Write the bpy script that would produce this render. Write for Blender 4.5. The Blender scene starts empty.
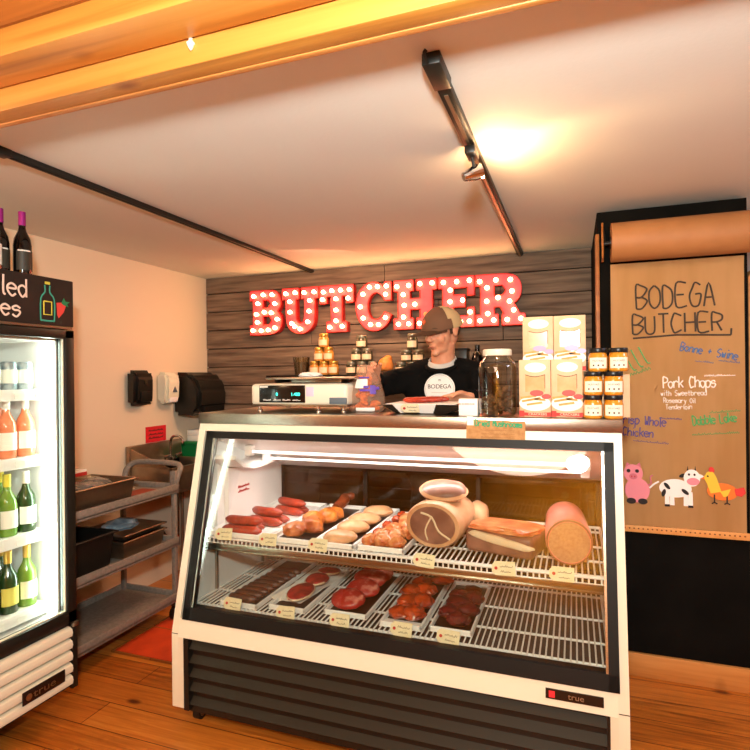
import bpy, bmesh, math, random
from math import sin, cos, pi, radians, atan
from mathutils import Vector, Matrix, noise
from mathutils.bvhtree import BVHTree
V = Vector
random.seed(7)
SC = bpy.context.scene
COL = SC.collection

# ------------------------------------------------------------------ materials
def hx(s):
    s = s.lstrip('#')
    o = []
    for i in (0, 2, 4):
        c = int(s[i:i+2], 16) / 255
        o.append(c / 12.92 if c <= .04045 else ((c + .055) / 1.055) ** 2.4)
    return (*o, 1)

def mat(name, col, rough=.5, metal=0, noise_s=0, col2=None, bump=0, stretch=(1, 1, 1), emit=0, ecol=None, coat=0, trans=0, ior=1.45, spec=.5, det=4, lo=.35, hi=.65, sss=0):
    m = bpy.data.materials.new(name); m.use_nodes = True
    nt = m.node_tree; b = nt.nodes['Principled BSDF']
    b.inputs['Base Color'].default_value = hx(col)
    b.inputs['Roughness'].default_value = rough
    b.inputs['Metallic'].default_value = metal
    b.inputs['Coat Weight'].default_value = coat
    b.inputs['Transmission Weight'].default_value = trans
    b.inputs['IOR'].default_value = ior
    b.inputs['Specular IOR Level'].default_value = spec
    if sss:
        b.inputs['Subsurface Weight'].default_value = sss
        b.inputs['Subsurface Radius'].default_value = (.01, .004, .002)
    if emit:
        b.inputs['Emission Color'].default_value = hx(ecol or col)
        b.inputs['Emission Strength'].default_value = emit
    if noise_s:
        tc = nt.nodes.new('ShaderNodeTexCoord'); mp = nt.nodes.new('ShaderNodeMapping')
        mp.inputs['Scale'].default_value = stretch
        n = nt.nodes.new('ShaderNodeTexNoise'); n.inputs['Scale'].default_value = noise_s
        n.inputs['Detail'].default_value = det
        nt.links.new(tc.outputs['Object'], mp.inputs[0]); nt.links.new(mp.outputs[0], n.inputs['Vector'])
        if col2:
            r = nt.nodes.new('ShaderNodeValToRGB')
            r.color_ramp.elements[0].position = lo; r.color_ramp.elements[1].position = hi
            r.color_ramp.elements[0].color = hx(col); r.color_ramp.elements[1].color = hx(col2)
            nt.links.new(n.outputs['Fac'], r.inputs[0]); nt.links.new(r.outputs[0], b.inputs['Base Color'])
        if bump:
            bp = nt.nodes.new('ShaderNodeBump'); bp.inputs['Strength'].default_value = bump
            bp.inputs['Distance'].default_value = .01
            nt.links.new(n.outputs['Fac'], bp.inputs['Height']); nt.links.new(bp.outputs[0], b.inputs['Normal'])
    return m

def glassmat(name, tint='#ffffff', ior=1.45, refl=1.0, rough=0.0, edge=None):
    """thin pane: see-through with fresnel reflection"""
    m = bpy.data.materials.new(name); m.use_nodes = True
    nt = m.node_tree; nt.nodes.clear()
    o = nt.nodes.new('ShaderNodeOutputMaterial'); mx = nt.nodes.new('ShaderNodeMixShader')
    t = nt.nodes.new('ShaderNodeBsdfTransparent'); g = nt.nodes.new('ShaderNodeBsdfGlossy')
    t.inputs[0].default_value = hx(tint); g.inputs['Roughness'].default_value = rough
    if edge:
        lw = nt.nodes.new('ShaderNodeLayerWeight'); lw.inputs['Blend'].default_value = .35
        ec = nt.nodes.new('ShaderNodeMixRGB'); ec.inputs[1].default_value = hx(tint); ec.inputs[2].default_value = hx(edge)
        nt.links.new(lw.outputs['Facing'], ec.inputs[0]); nt.links.new(ec.outputs[0], t.inputs[0])
    f = nt.nodes.new('ShaderNodeFresnel'); f.inputs['IOR'].default_value = ior
    k = nt.nodes.new('ShaderNodeMath'); k.operation = 'MULTIPLY'; k.inputs[1].default_value = refl
    ge = nt.nodes.new('ShaderNodeNewGeometry'); iv = nt.nodes.new('ShaderNodeMath'); iv.operation = 'SUBTRACT'; iv.inputs[0].default_value = 1
    k2 = nt.nodes.new('ShaderNodeMath'); k2.operation = 'MULTIPLY'
    nt.links.new(ge.outputs['Backfacing'], iv.inputs[1]); nt.links.new(f.outputs[0], k.inputs[0]); nt.links.new(k.outputs[0], k2.inputs[0]); nt.links.new(iv.outputs[0], k2.inputs[1]); nt.links.new(k2.outputs[0], mx.inputs[0])
    nt.links.new(t.outputs[0], mx.inputs[1]); nt.links.new(g.outputs[0], mx.inputs[2]); nt.links.new(mx.outputs[0], o.inputs[0])
    return m

def plankmat(name, cols, length, width, rot=0, rough=.4, mortar='#2a1206', grain=(2, 40, 1), knots=True, msize=.004, coat=0, axis='XY', bump=.15):
    m = bpy.data.materials.new(name); m.use_nodes = True
    nt = m.node_tree; b = nt.nodes['Principled BSDF']; L = nt.links.new
    tc = nt.nodes.new('ShaderNodeTexCoord'); mp = nt.nodes.new('ShaderNodeMapping')
    mp.inputs['Rotation'].default_value = (radians(-90) if axis == 'XZ' else 0, 0, rot)
    L(tc.outputs['Object'], mp.inputs[0])
    br = nt.nodes.new('ShaderNodeTexBrick'); br.offset = .37; br.offset_frequency = 2
    br.inputs['Scale'].default_value = 1; br.inputs['Brick Width'].default_value = length; br.inputs['Row Height'].default_value = width
    br.inputs['Mortar Size'].default_value = msize; br.inputs['Mortar Smooth'].default_value = .2; br.inputs['Bias'].default_value = 0
    br.inputs['Color1'].default_value = (0, 0, 0, 1); br.inputs['Color2'].default_value = (1, 1, 1, 1); br.inputs['Mortar'].default_value = (.5, .5, .5, 1)
    L(mp.outputs[0], br.inputs['Vector'])
    g = nt.nodes.new('ShaderNodeMapping'); g.inputs['Scale'].default_value = grain; L(mp.outputs[0], g.inputs[0])
    n = nt.nodes.new('ShaderNodeTexNoise'); n.inputs['Scale'].default_value = 1.6; n.inputs['Detail'].default_value = 6; n.inputs['Distortion'].default_value = .6
    L(g.outputs[0], n.inputs['Vector'])
    mixf = nt.nodes.new('ShaderNodeMath'); mixf.operation = 'MULTIPLY_ADD'; mixf.inputs[1].default_value = .34
    L(br.outputs['Color'], mixf.inputs[0])
    sc_ = nt.nodes.new('ShaderNodeMath'); sc_.operation = 'MULTIPLY_ADD'; sc_.inputs[1].default_value = .9; sc_.inputs[2].default_value = -.12
    L(n.outputs['Fac'], sc_.inputs[0]); L(sc_.outputs[0], mixf.inputs[2])
    r = nt.nodes.new('ShaderNodeValToRGB'); els = r.color_ramp.elements
    els[0].color = hx(cols[0]); els[0].position = .2; els[1].color = hx(cols[-1]); els[1].position = .85
    for i, c in enumerate(cols[1:-1]):
        e = els.new(.2 + .65 * (i + 1) / (len(cols) - 1)); e.color = hx(c)
    L(mixf.outputs[0], r.inputs[0])
    out = r.outputs[0]
    if knots:
        vo = nt.nodes.new('ShaderNodeTexVoronoi'); vo.inputs['Scale'].default_value = 1.0
        gm = nt.nodes.new('ShaderNodeMapping'); gm.inputs['Scale'].default_value = (1.7, 3.6, 1); L(mp.outputs[0], gm.inputs[0]); L(gm.outputs[0], vo.inputs['Vector'])
        kr = nt.nodes.new('ShaderNodeValToRGB'); kr.color_ramp.elements[0].position = .03; kr.color_ramp.elements[1].position = .09
        L(vo.outputs['Distance'], kr.inputs[0])
        km = nt.nodes.new('ShaderNodeMixRGB'); km.inputs[1].default_value = hx(mortar); L(kr.outputs[0], km.inputs[0]); L(out, km.inputs[2]); out = km.outputs[0]
    mm = nt.nodes.new('ShaderNodeMixRGB'); mm.inputs[2].default_value = hx(mortar)
    L(br.outputs['Fac'], mm.inputs[0]); L(out, mm.inputs[1]); L(mm.outputs[0], b.inputs['Base Color'])
    b.inputs['Roughness'].default_value = rough; b.inputs['Coat Weight'].default_value = coat; b.inputs['Coat Roughness'].default_value = .25
    bp = nt.nodes.new('ShaderNodeBump'); bp.inputs['Strength'].default_value = bump; bp.inputs['Distance'].default_value = .005
    L(n.outputs['Fac'], bp.inputs['Height']); L(bp.outputs[0], b.inputs['Normal'])
    return m

M = {}
M['floor'] = plankmat('floor planks', ['#824312', '#b2631e', '#c87628', '#d48c3c'], 2.1, .17, rough=.38, mortar='#5a2a0c', coat=.15, msize=.0025)
M['beam'] = plankmat('honey timber', ['#9c6020', '#c48436', '#d29346', '#dca558'], 30, 9, rough=.45, mortar='#8a4a14', grain=(.6, 14, 14))
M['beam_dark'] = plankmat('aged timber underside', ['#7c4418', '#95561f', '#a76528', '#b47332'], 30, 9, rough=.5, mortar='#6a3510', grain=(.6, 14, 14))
M['pine'] = plankmat('pine board', ['#a8682c', '#c48240', '#d4954f', '#dba35e'], 20, 5, rough=.5, mortar='#6a3510', grain=(1, 16, 16))
M['ship'] = mat('weathered shiplap', '#4f3d31', .75, noise_s=2.2, col2='#8a735f', bump=.5, stretch=(1.2, 10, 16), det=8, lo=.3, hi=.75)
M['gapdark'] = mat('dark gap', '#120c08', .9)
M['wallpaint'] = mat('cream wall paint', '#e6d2b8', .8, noise_s=30, bump=.05)
M['ceil'] = mat('white ceiling paint', '#e3e1da', .85, noise_s=60, bump=.05)
M['rearwall'] = mat('ochre wall paint', '#d8b060', .8, noise_s=3, col2='#b98a3c')
M['white'] = mat('white enamel', '#e2dec9', .35, noise_s=20, bump=.01)
M['liner'] = mat('white liner', '#f0e9e6', .4, noise_s=20, bump=.01)
M['black'] = mat('black plastic', '#15130f', .4, noise_s=80, bump=.02)
M['gasket'] = mat('black rubber', '#131210', .5, spec=.25, noise_s=60, bump=.02)
M['louver'] = mat('dark bronze metal', '#302b22', .5, .1, spec=.2, noise_s=30, bump=.02)
M['steel'] = mat('brushed stainless', '#b8b0a4', .28, 1, noise_s=40, col2='#a09688', bump=.04, stretch=(1, 30, 30))
M['steeld'] = mat('worn pan steel', '#a8937c', .34, .9, noise_s=8, col2='#927e69', bump=.03)
M['chrome'] = mat('chrome', '#d8d8d8', .12, 1, noise_s=30, bump=.01)
M['cart'] = mat('grey polymer', '#8f857c', .6, noise_s=60, col2='#7f766e', bump=.08)
M['tub'] = mat('black tub plastic', '#14120f', .5, noise_s=60, bump=.05)
M['wire'] = mat('white coated wire', '#efe8e4', .4, noise_s=40, bump=.01)
M['tray'] = mat('white tray plastic', '#f4efec', .35, noise_s=30, bump=.01)
M['trayblack'] = mat('black tray plastic', '#1b1716', .35, noise_s=40, bump=.02)
M['tag'] = mat('cream tag card', '#efe3c2', .7, noise_s=50, col2='#e8d9b0')
M['ink'] = mat('dark ink', '#3a2a22', .7, noise_s=50, bump=.01)
M['redink'] = mat('red ink', '#c0302a', .6, noise_s=50, bump=.01)
M['card'] = mat('brown cardboard', '#b98e5c', .8, noise_s=60, col2='#a67a4a', bump=.05)
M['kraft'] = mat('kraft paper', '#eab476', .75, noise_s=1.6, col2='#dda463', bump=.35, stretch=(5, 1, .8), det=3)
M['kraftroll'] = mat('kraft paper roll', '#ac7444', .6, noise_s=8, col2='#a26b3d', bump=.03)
M['board'] = mat('black chalkboard paint', '#0d0c0a', .9, spec=.08, noise_s=6, col2='#13110e')
M['paper'] = mat('white paper', '#f3eee8', .7, noise_s=50, bump=.02)
M['foil_p'] = mat('magenta foil', '#a02a86', .3, .4, noise_s=30, bump=.02)
M['wineblack'] = mat('dark wine glass', '#0d0a08', .12, noise_s=30, bump=.005, coat=.5)
M['redlabel'] = mat('red sign card', '#d8202a', .6, noise_s=30, bump=.02)
M['green'] = mat('green plastic', '#0d7a3c', .45, noise_s=20, bump=.02)
M['glass'] = glassmat('clear glass', '#fbfffc')
M['jarglass'] = glassmat('jar glass', '#f6f4ea', 1.5, 2.2, .02, '#8d8a78')
M['caseglass'] = glassmat('display glass', '#f6faf7', 1.52, 1.9)
M['rearglass'] = glassmat('rear door glass', '#c9cbbf', 1.5, 1.0)
M['tube'] = mat('cool tube light', '#ffffff', .3, emit=1.0, ecol='#ffeef0', noise_s=9)
M['ftube'] = mat('fridge tube light', '#ffffff', .3, emit=14, ecol='#eafff2', noise_s=9)
M['bulb'] = mat('warm lit bulb', '#ffe6a8', .3, emit=12, ecol='#ffcb86', noise_s=9)
M['dimbulb'] = mat('dim red bulb', '#ff7a4a', .3, emit=1.2, ecol='#ff5a30', noise_s=9)
M['marquee'] = mat('red marquee paint', '#ec3e52', .42, noise_s=14, col2='#f04c5c', bump=.02)
M['marqueeside'] = mat('red marquee side', '#b3201f', .5, noise_s=14, bump=.02)
M['skin'] = mat('skin', '#d99a78', .5, noise_s=22, col2='#cf8a68', sss=.12)
M['hair'] = mat('brown hair', '#4a2f1c', .8, noise_s=120, bump=.3)
M['shirt'] = mat('black sweatshirt', '#090807', .95, noise_s=8, col2='#0e0c0b', bump=.25, spec=.15)
M['collar'] = mat('grey undershirt', '#b9b8b4', .9, noise_s=50, bump=.05)
M['jeans'] = mat('dark denim', '#1d2430', .9, noise_s=50, bump=.1)
M['shoe'] = mat('brown leather', '#3a2417', .6, noise_s=40, bump=.05)
M['capbrown'] = mat('brown cap cloth', '#6b4a34', .85, noise_s=90, bump=.1)
M['captan'] = mat('tan cap mesh', '#c9a97a', .9, noise_s=200, bump=.3)
M['orange'] = mat('orange patch', '#d2552a', .7, noise_s=60, bump=.05)
M['eye'] = mat('eye white', '#efe7df', .3, noise_s=40, bump=.005)
M['iris'] = mat('dark iris', '#2a1a12', .3, noise_s=40, bump=.005)
M['mustard'] = mat('golden mustard', '#d9912a', .25, noise_s=30, col2='#c67c1c', coat=.6)
M['lidblack'] = mat('black lid', '#1a1a1c', .35, .3, noise_s=40, bump=.01)
M['mat'] = mat('red rubber mat', '#d8491d', .55, noise_s=8, col2='#c43f18', bump=.08)

# ------------------------------------------------------------------ objects
def thing(name, label, cat, loc=(0, 0, 0), rotz=0, group=None):
    o = bpy.data.objects.new(name, None); COL.objects.link(o)
    o.location = loc; o.rotation_euler = (0, 0, rotz); o.empty_display_size = .05
    o['label'] = label; o['category'] = cat
    if group: o['group'] = group
    return o

def tag(o, label, cat, group=None):
    o['label'] = label; o['category'] = cat
    if group: o['group'] = group
    return o

def chain_matrix(p):
    m = Matrix.Identity(4)
    while p:
        m = p.matrix_basis @ m; p = p.parent
    return m

def obj(name, bm, m, parent=None, smooth=32, world=True, base=None):
    """one mesh object; geometry given in world coordinates unless world=False"""
    if bm is not None and world and parent is not None:
        bm.transform(chain_matrix(parent).inverted())
    if base is not None:
        bm.transform(Matrix.Translation(-V(base)))
    bmesh.ops.recalc_face_normals(bm, faces=bm.faces)
    me = bpy.data.meshes.new(name); bm.to_mesh(me); bm.free()
    for p in me.polygons: p.use_smooth = True
    me.set_sharp_from_angle(angle=radians(smooth))
    if m: me.materials.append(m)
    o = bpy.data.objects.new(name, me); COL.objects.link(o)
    if base is not None: o.location = base
    if parent: o.parent = parent
    return o

def struct(name, bm, m, parent=None):
    o = obj(name, bm, m, parent)
    if not parent: o['kind'] = 'structure'
    return o

def dup(root, loc, rotz=None, label=None, group=None, mats=None):
    r = root.copy(); COL.objects.link(r); r.location = loc
    if rotz is not None: r.rotation_euler = (0, 0, rotz)
    if label: r['label'] = label
    if group: r['group'] = group
    for ch in list(root.children):
        c = ch.copy(); COL.objects.link(c); c.parent = r
        for g in list(ch.children):
            d = g.copy(); COL.objects.link(d); d.parent = c
    return r

def ORD(i): return ['first', 'second', 'third', 'fourth', 'fifth', 'sixth', 'seventh', 'eighth', 'ninth', 'tenth', 'eleventh'][i]
def RANK(i, spots): return ORD(sorted(range(len(spots)), key=lambda k: (spots[k][1], spots[k][0])).index(i))

# ------------------------------------------------------------------ shapes
def B(): return bmesh.new()

def box(bm, x0, x1, y0, y1, z0, z1, bev=0, seg=2, mtx=None):
    r = bmesh.ops.create_cube(bm, size=1)
    vs = r['verts']
    for v in vs:
        v.co = V((x0 + (v.co.x + .5) * (x1 - x0), y0 + (v.co.y + .5) * (y1 - y0), z0 + (v.co.z + .5) * (z1 - z0)))
    if bev:
        es = list({e for v in vs for e in v.link_edges})
        r2 = bmesh.ops.bevel(bm, geom=es, offset=bev, segments=seg, affect='EDGES', profile=.5)
        vs = list({v for f in r2['faces'] for v in f.verts} | {v for v in vs if v.is_valid})
    if mtx: bmesh.ops.transform(bm, matrix=mtx, verts=[v for v in vs if v.is_valid])
    return bm

def quadprism(bm, pts, axis, a0, a1):
    """polygon in the plane normal to axis, extruded from a0 to a1. axis x: pts=(y,z); y: (x,z); z: (x,y)"""
    def mk(p, a):
        return {'x': V((a, p[0], p[1])), 'y': V((p[0], a, p[1])), 'z': V((p[0], p[1], a))}[axis]
    A = [bm.verts.new(mk(p, a0)) for p in pts]; C = [bm.verts.new(mk(p, a1)) for p in pts]
    n = len(pts)
    bm.faces.new(A); bm.faces.new(C[::-1])
    for i in range(n): bm.faces.new((A[i], A[(i+1) % n], C[(i+1) % n], C[i]))
    return bm

def hexa(bm, p):
    """eight corners: four of one face, then the matching four of the opposite face"""
    v = [bm.verts.new(V(q)) for q in p]
    for f in ((0, 1, 2, 3), (7, 6, 5, 4), (0, 4, 5, 1), (1, 5, 6, 2), (2, 6, 7, 3), (3, 7, 4, 0)): bm.faces.new([v[i] for i in f])
    return bm

def lathe(bm, prof, c=(0, 0, 0), n=24, mtx=None):
    rings = []
    for r, z in prof:
        if r < 1e-6: rings.append([bm.verts.new(V((0, 0, z)))])
        else: rings.append([bm.verts.new(V((r*cos(2*pi*i/n), r*sin(2*pi*i/n), z))) for i in range(n)])
    for a, b in zip(rings, rings[1:]):
        if len(a) == 1 and len(b) == 1: continue
        for i in range(n):
            j = (i+1) % n
            if len(a) == 1: bm.faces.new((a[0], b[j], b[i]))
            elif len(b) == 1: bm.faces.new((a[i], a[j], b[0]))
            else: bm.faces.new((a[i], a[j], b[j], b[i]))
    vs = [v for r in rings for v in r]
    if mtx: bmesh.ops.transform(bm, matrix=mtx, verts=vs)
    bmesh.ops.translate(bm, vec=V(c), verts=vs)
    return bm

def tube(bm, pts, r, n=8, cap=True, flat=None):
    """swept tube; r may be a list; flat=(normal, factor) squashes it along a normal"""
    pts = [V(p) for p in pts]
    rs = r if isinstance(r, (list, tuple)) else [r] * len(pts)
    rings = []; up = None
    for i, p in enumerate(pts):
        t = (pts[min(i+1, len(pts)-1)] - pts[max(i-1, 0)])
        if t.length < 1e-9: t = V((0, 0, 1))
        t.normalize()
        if flat: up = V(flat[0])
        elif up is None: up = V((0, 0, 1)) if abs(t.z) < .9 else V((1, 0, 0))
        s = t.cross(up)
        if s.length < 1e-6: s = t.cross(V((.3, .9, .2)))
        s.normalize(); u = s.cross(t).normalized()
        if not flat: up = u
        k = flat[1] if flat else 1
        rings.append([bm.verts.new(p + rs[i] * (s * cos(2*pi*j/n) + u * k * sin(2*pi*j/n))) for j in range(n)])
    for a, b in zip(rings, rings[1:]):
        for j in range(n): bm.faces.new((a[j], a[(j+1) % n], b[(j+1) % n], b[j]))
    if cap:
        bm.faces.new(rings[0]); bm.faces.new(rings[-1][::-1])
    return bm

def cyl(bm, p0, p1, r, n=16, r1=None): return tube(bm, [p0, p1], [r, r if r1 is None else r1], n)

def blob(bm, c, s, rotz=0, seed=0, amp=.12, f=2.5, sub=3, flat=True, tilt=None, sq=0):
    r = bmesh.ops.create_icosphere(bm, subdivisions=sub, radius=1)
    R = Matrix.Rotation(rotz, 3, 'Z')
    if tilt: R = R @ Matrix.Rotation(tilt[0], 3, 'X') @ Matrix.Rotation(tilt[1], 3, 'Y')
    for v in r['verts']:
        p = v.co.copy()
        if sq:   # squarer section
            q = max(abs(p.x), abs(p.y), abs(p.z)); p = p.lerp(p / q, sq)
        d = noise.noise(v.co * f + V((seed * 3.1, seed * 1.7, 9))) * amp + noise.noise(v.co * f * 2.3 + V((seed, 4, seed))) * amp * .4
        p *= 1 + d
        if flat and p.z < -.55: p.z = -.55 + (p.z + .55) * .15
        v.co = R @ V((p.x * s[0], p.y * s[1], p.z * s[2])) + V(c)
    return bm

def smoothpts(pts, k=3):
    P_ = [V(p) for p in pts]; out = []
    for i in range(len(P_) - 1):
        p0, p1, p2, p3 = P_[max(i-1, 0)], P_[i], P_[i+1], P_[min(i+2, len(P_)-1)]
        for j in range(k):
            t = j / k
            out.append(.5 * ((2*p1) + (p2-p0)*t + (2*p0-5*p1+4*p2-p3)*t*t + (3*p1-p0-3*p2+p3)*t**3))
    out.append(P_[-1]); return out

def curve_bm(loops, depth, bev=0):
    """filled 2D outline(s) with holes, extruded: local xy plane, z 0..depth"""
    cu = bpy.data.curves.new('outline', 'CURVE'); cu.dimensions = '2D'; cu.fill_mode = 'BOTH'
    cu.extrude = depth / 2; cu.bevel_depth = bev
    for lp in loops:
        sp = cu.splines.new('POLY'); sp.points.add(len(lp) - 1); sp.use_cyclic_u = True
        for q, p in zip(sp.points, lp): q.co = (p[0], p[1], 0, 1)
    return _cu2bm(cu, depth / 2)

def _cu2bm(cu, dz=0):
    o = bpy.data.objects.new('outline', cu); COL.objects.link(o)
    dg = bpy.context.evaluated_depsgraph_get(); dg.update()
    me = bpy.data.meshes.new_from_object(o.evaluated_get(dg))
    bm = bmesh.new(); bm.from_mesh(me)
    bpy.data.objects.remove(o); bpy.data.curves.remove(cu); bpy.data.meshes.remove(me)
    bmesh.ops.remove_doubles(bm, verts=bm.verts, dist=1e-6)
    if dz: bmesh.ops.translate(bm, vec=(0, 0, dz), verts=bm.verts)
    return bm

def frame(o, u, v):
    u = V(u).normalized(); v = V(v); v = (v - u * v.dot(u)).normalized(); n = u.cross(v)
    return Matrix(((u.x, v.x, n.x, o[0]), (u.y, v.y, n.y, o[1]), (u.z, v.z, n.z, o[2]), (0, 0, 0, 1)))

def fonttext(bm, s, fr, size, thick=.001, align='CENTER', sx=1):
    cu = bpy.data.curves.new('lettering', 'FONT'); cu.body = s; cu.size = size; cu.extrude = thick / 2; cu.align_x = align
    t = _cu2bm(cu, thick / 2); t.transform(fr @ Matrix.Diagonal((sx, 1, 1, 1)))
    me = bpy.data.meshes.new('x'); t.to_mesh(me); t.free(); bm.from_mesh(me); bpy.data.meshes.remove(me)
    return bm

GL = {'A': '00 28 40;13 33', 'B': '00 08 28 47 46 24 04;24 43 42 20 00', 'C': '47 28 18 05 03 10 20 41', 'D': '00 08 28 46 42 20 00', 'E': '48 08 00 40;04 34',
 'G': '47 28 16 04 02 10 30 42 44 24', 'H': '00 08;40 48;04 44', 'L': '08 00 40', 'M': '00 08 24 48 40', 'P': '00 08 28 47 45 24 04', 'R': '00 08 28 47 45 24 04;24 40',
 'S': '47 28 06 05 24 43 42 20 01', 'T': '08 48;28 20', 'U': '08 02 10 30 42 48', 'W': '08 10 24 30 48', 'Q': '28 06 02 20 42 46 28;22 40', 'O': '28 06 02 20 42 46 28',
 'a': '44 25 04 02 20 42;45 41 40', 'b': '08 00;04 25 44 42 20 01', 'c': '44 25 04 02 20 41', 'd': '44 25 04 02 20 42;48 40', 'e': '03 43 44 25 04 02 20 41', 'f': '38 28 17 10;05 35',
 'h': '08 00;03 25 44 40', 'i': '25 20;27 28', 'k': '08 00;45 02;13 40', 'l': '28 21 30', 'm': '05 00;04 15 24 20;24 35 44 40', 'n': '05 00;03 25 44 40', 'o': '25 04 02 20 42 44 25',
 'p': '05 0b;04 25 44 42 20 01', 'r': '05 00;03 25 44', 's': '44 25 04 13 33 42 20 01', 't': '28 21 30;05 45', 'u': '05 02 20 42;45 40', 'w': '05 10 24 30 45', 'y': '05 21;45 1b', '+': '22 26;04 44', '&': '40 06 18 27 02 10 20 43', ' ': ''}
def strokes(bm, s, fr, h, r, w=.62, gap=.26, seed=1, curvy=True):
    """hand lettering: each letter as flattened marker strokes; fr maps local xy to the surface"""
    rnd = random.Random(seed); x = 0
    n = fr.to_3x3() @ V((0, 0, 1))
    for ch in s:
        dy = rnd.uniform(-.04, .04) * h; k = rnd.uniform(.94, 1.06)
        ww = w * (.35 if ch in 'il' else 1)
        for poly in GL.get(ch, '').split(';'):
            if not poly: continue
            pts = []
            for q in poly.split():
                gy = -1.6 * (ord(q[1]) - 96) if q[1] in 'abc' else int(q[1])
                pts.append(V((x + int(q[0]) / 4 * w * h * k + rnd.uniform(-.01, .01) * h, gy / 8 * h * k + dy, r * .2)))
            if ch in 'il': pts = [V((p.x - .25 * w * h, p.y, p.z)) for p in pts]
            if curvy and len(pts) > 2: pts = smoothpts(pts, 4)
            tube(bm, [fr @ p for p in pts], r, 6, flat=(n, .3))
        x += (ww + gap) * h
    return x

def squiggle(bm, fr, w, h, r, seed):
    rnd = random.Random(seed); n = fr.to_3x3() @ V((0, 0, 1)); pts = []; k = max(6, int(w / h * 3))
    for i in range(k): pts.append(V((i / (k-1) * w, (h * rnd.uniform(.2, 1) if i % 2 else 0), r * .2)))
    tube(bm, [fr @ p for p in smoothpts(pts, 2)], r, 5, flat=(n, .3))

def voxel(bm, size, smooth=6):
    me = bpy.data.meshes.new('v'); bm.to_mesh(me); bm.free()
    o = bpy.data.objects.new('v', me); COL.objects.link(o)
    m = o.modifiers.new('r', 'REMESH'); m.mode = 'VOXEL'; m.voxel_size = size
    if smooth:
        s = o.modifiers.new('s', 'SMOOTH'); s.factor = .5; s.iterations = smooth
    dg = bpy.context.evaluated_depsgraph_get(); dg.update()
    e = bpy.data.meshes.new_from_object(o.evaluated_get(dg))
    out = bmesh.new(); out.from_mesh(e)
    bpy.data.objects.remove(o); bpy.data.meshes.remove(me); bpy.data.meshes.remove(e)
    return out

def skin(verts, edges, radii, sub=2):
    """skin-modifier surface around a joint graph; vertex 0 is the root"""
    me = bpy.data.meshes.new('s'); me.from_pydata([tuple(v) for v in verts], edges, [])
    o = bpy.data.objects.new('s', me); COL.objects.link(o)
    m = o.modifiers.new('k', 'SKIN'); m.use_smooth_shade = True
    lay = me.skin_vertices[0].data
    for i, r in enumerate(radii):
        lay[i].radius = r if isinstance(r, tuple) else (r, r)
    lay[0].use_root = True
    s = o.modifiers.new('u', 'SUBSURF'); s.levels = sub; s.render_levels = sub
    dg = bpy.context.evaluated_depsgraph_get(); dg.update()
    e = bpy.data.meshes.new_from_object(o.evaluated_get(dg))
    out = bmesh.new(); out.from_mesh(e)
    bpy.data.objects.remove(o); bpy.data.meshes.remove(me); bpy.data.meshes.remove(e)
    return out

def merge(bm, other):
    me = bpy.data.meshes.new('x'); other.to_mesh(me); other.free(); bm.from_mesh(me); bpy.data.meshes.remove(me)
    return bm

# ================================================================== SETTING
XL, XR, YB, YF, ZC = -3.0, 3.2, 4.02, -3.2, 2.4
bm = B(); box(bm, XL-.1, XR+.1, YF-.1, YB+.1, -.1, 0); struct('floor', bm, M['floor'])
bm = B(); box(bm, XL-.1, XR+.1, 1.19, YB+.1, ZC, ZC+.1); struct('ceiling', bm, M['ceil'])
bm = B(); box(bm, XL-.1, XR+.1, YF-.1, 1.0, 2.72, 2.82); struct('ceiling_front', bm, M['beam'])
bm = B(); box(bm, XL-.1, XL, YF-.1, YB+.1, 0, 2.75); struct('wall_left', bm, M['wallpaint'])
bm = B(); box(bm, XR, XR+.1, YF-.1, YB+.1, 0, 2.75); struct('wall_right', bm, M['wallpaint'])
bm = B(); box(bm, XL-.1, XR+.1, YF-.1, YF, 0, 2.75); struct('wall_front', bm, M['rearwall'])
bm = B(); box(bm, XL-.1, XR+.1, YB+.03, YB+.1, 0, ZC); struct('wall_back', bm, M['wallpaint'])
# shiplap: planks within one lining
bm = B(); rnd = random.Random(4)
z = 2.397; k = 0
while z > .02:
    hgt = .137 if k == 0 else .158
    xs = [XL + .002]; 
    if k % 2: xs += [-1.9 + rnd.uniform(-.2, .2), -.42 + rnd.uniform(-.08, .08)]
    else: xs += [-1.05 + rnd.uniform(-.5, .3)]
    xs.append(.118)
    for a, b in zip(xs, xs[1:]):
        dy = rnd.uniform(0, .008)
        box(bm, a + .0015, b - .0015, YB - .018 + dy, YB + .03, z - hgt + .007, z, .002, 1)
    z -= hgt; k += 1
ship = struct('wall_back_planks', bm, M['ship'])
bm = B(); box(bm, XL, .12, YB + .012, YB + .031, 0, ZC); struct('wall_back_gaps', bm, M['gapdark'])
bm = B(); box(bm, .12, .79, 3.107, YB + .05, 0, 2.385); struct('wall_partition', bm, M['board'])
bm = B(); box(bm, .112, .13, 3.09, 3.2, 0, 2.27, .002); struct('trim_1', bm, M['beam_dark'])
bm = B(); box(bm, .131, .792, 3.085, 3.107, .0, .118, .004); struct('baseboard_right', bm, M['pine'])
bm = B(); quadprism(bm, [(.83, 0), (1.02, 0), (1.02, 2.08), (.88, 2.08), (.845, 2.06), (.83, 2.02)], 'y', 3.25, 3.32)
box(bm, .826, 1.03, 3.24, 3.33, 1.48, 1.5); box(bm, .826, 1.03, 3.24, 3.33, .0, .13)
struct('trim_2', bm, M['pine'])
bm = B(); box(bm, .79, XR, YB-.02, YB + .03, 0, ZC); struct('wall_back_right', bm, mat('cool light wall tint', '#c9d3de', .8, noise_s=20, bump=.02))  # bluish cast of the cool light put into the wall colour
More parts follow.
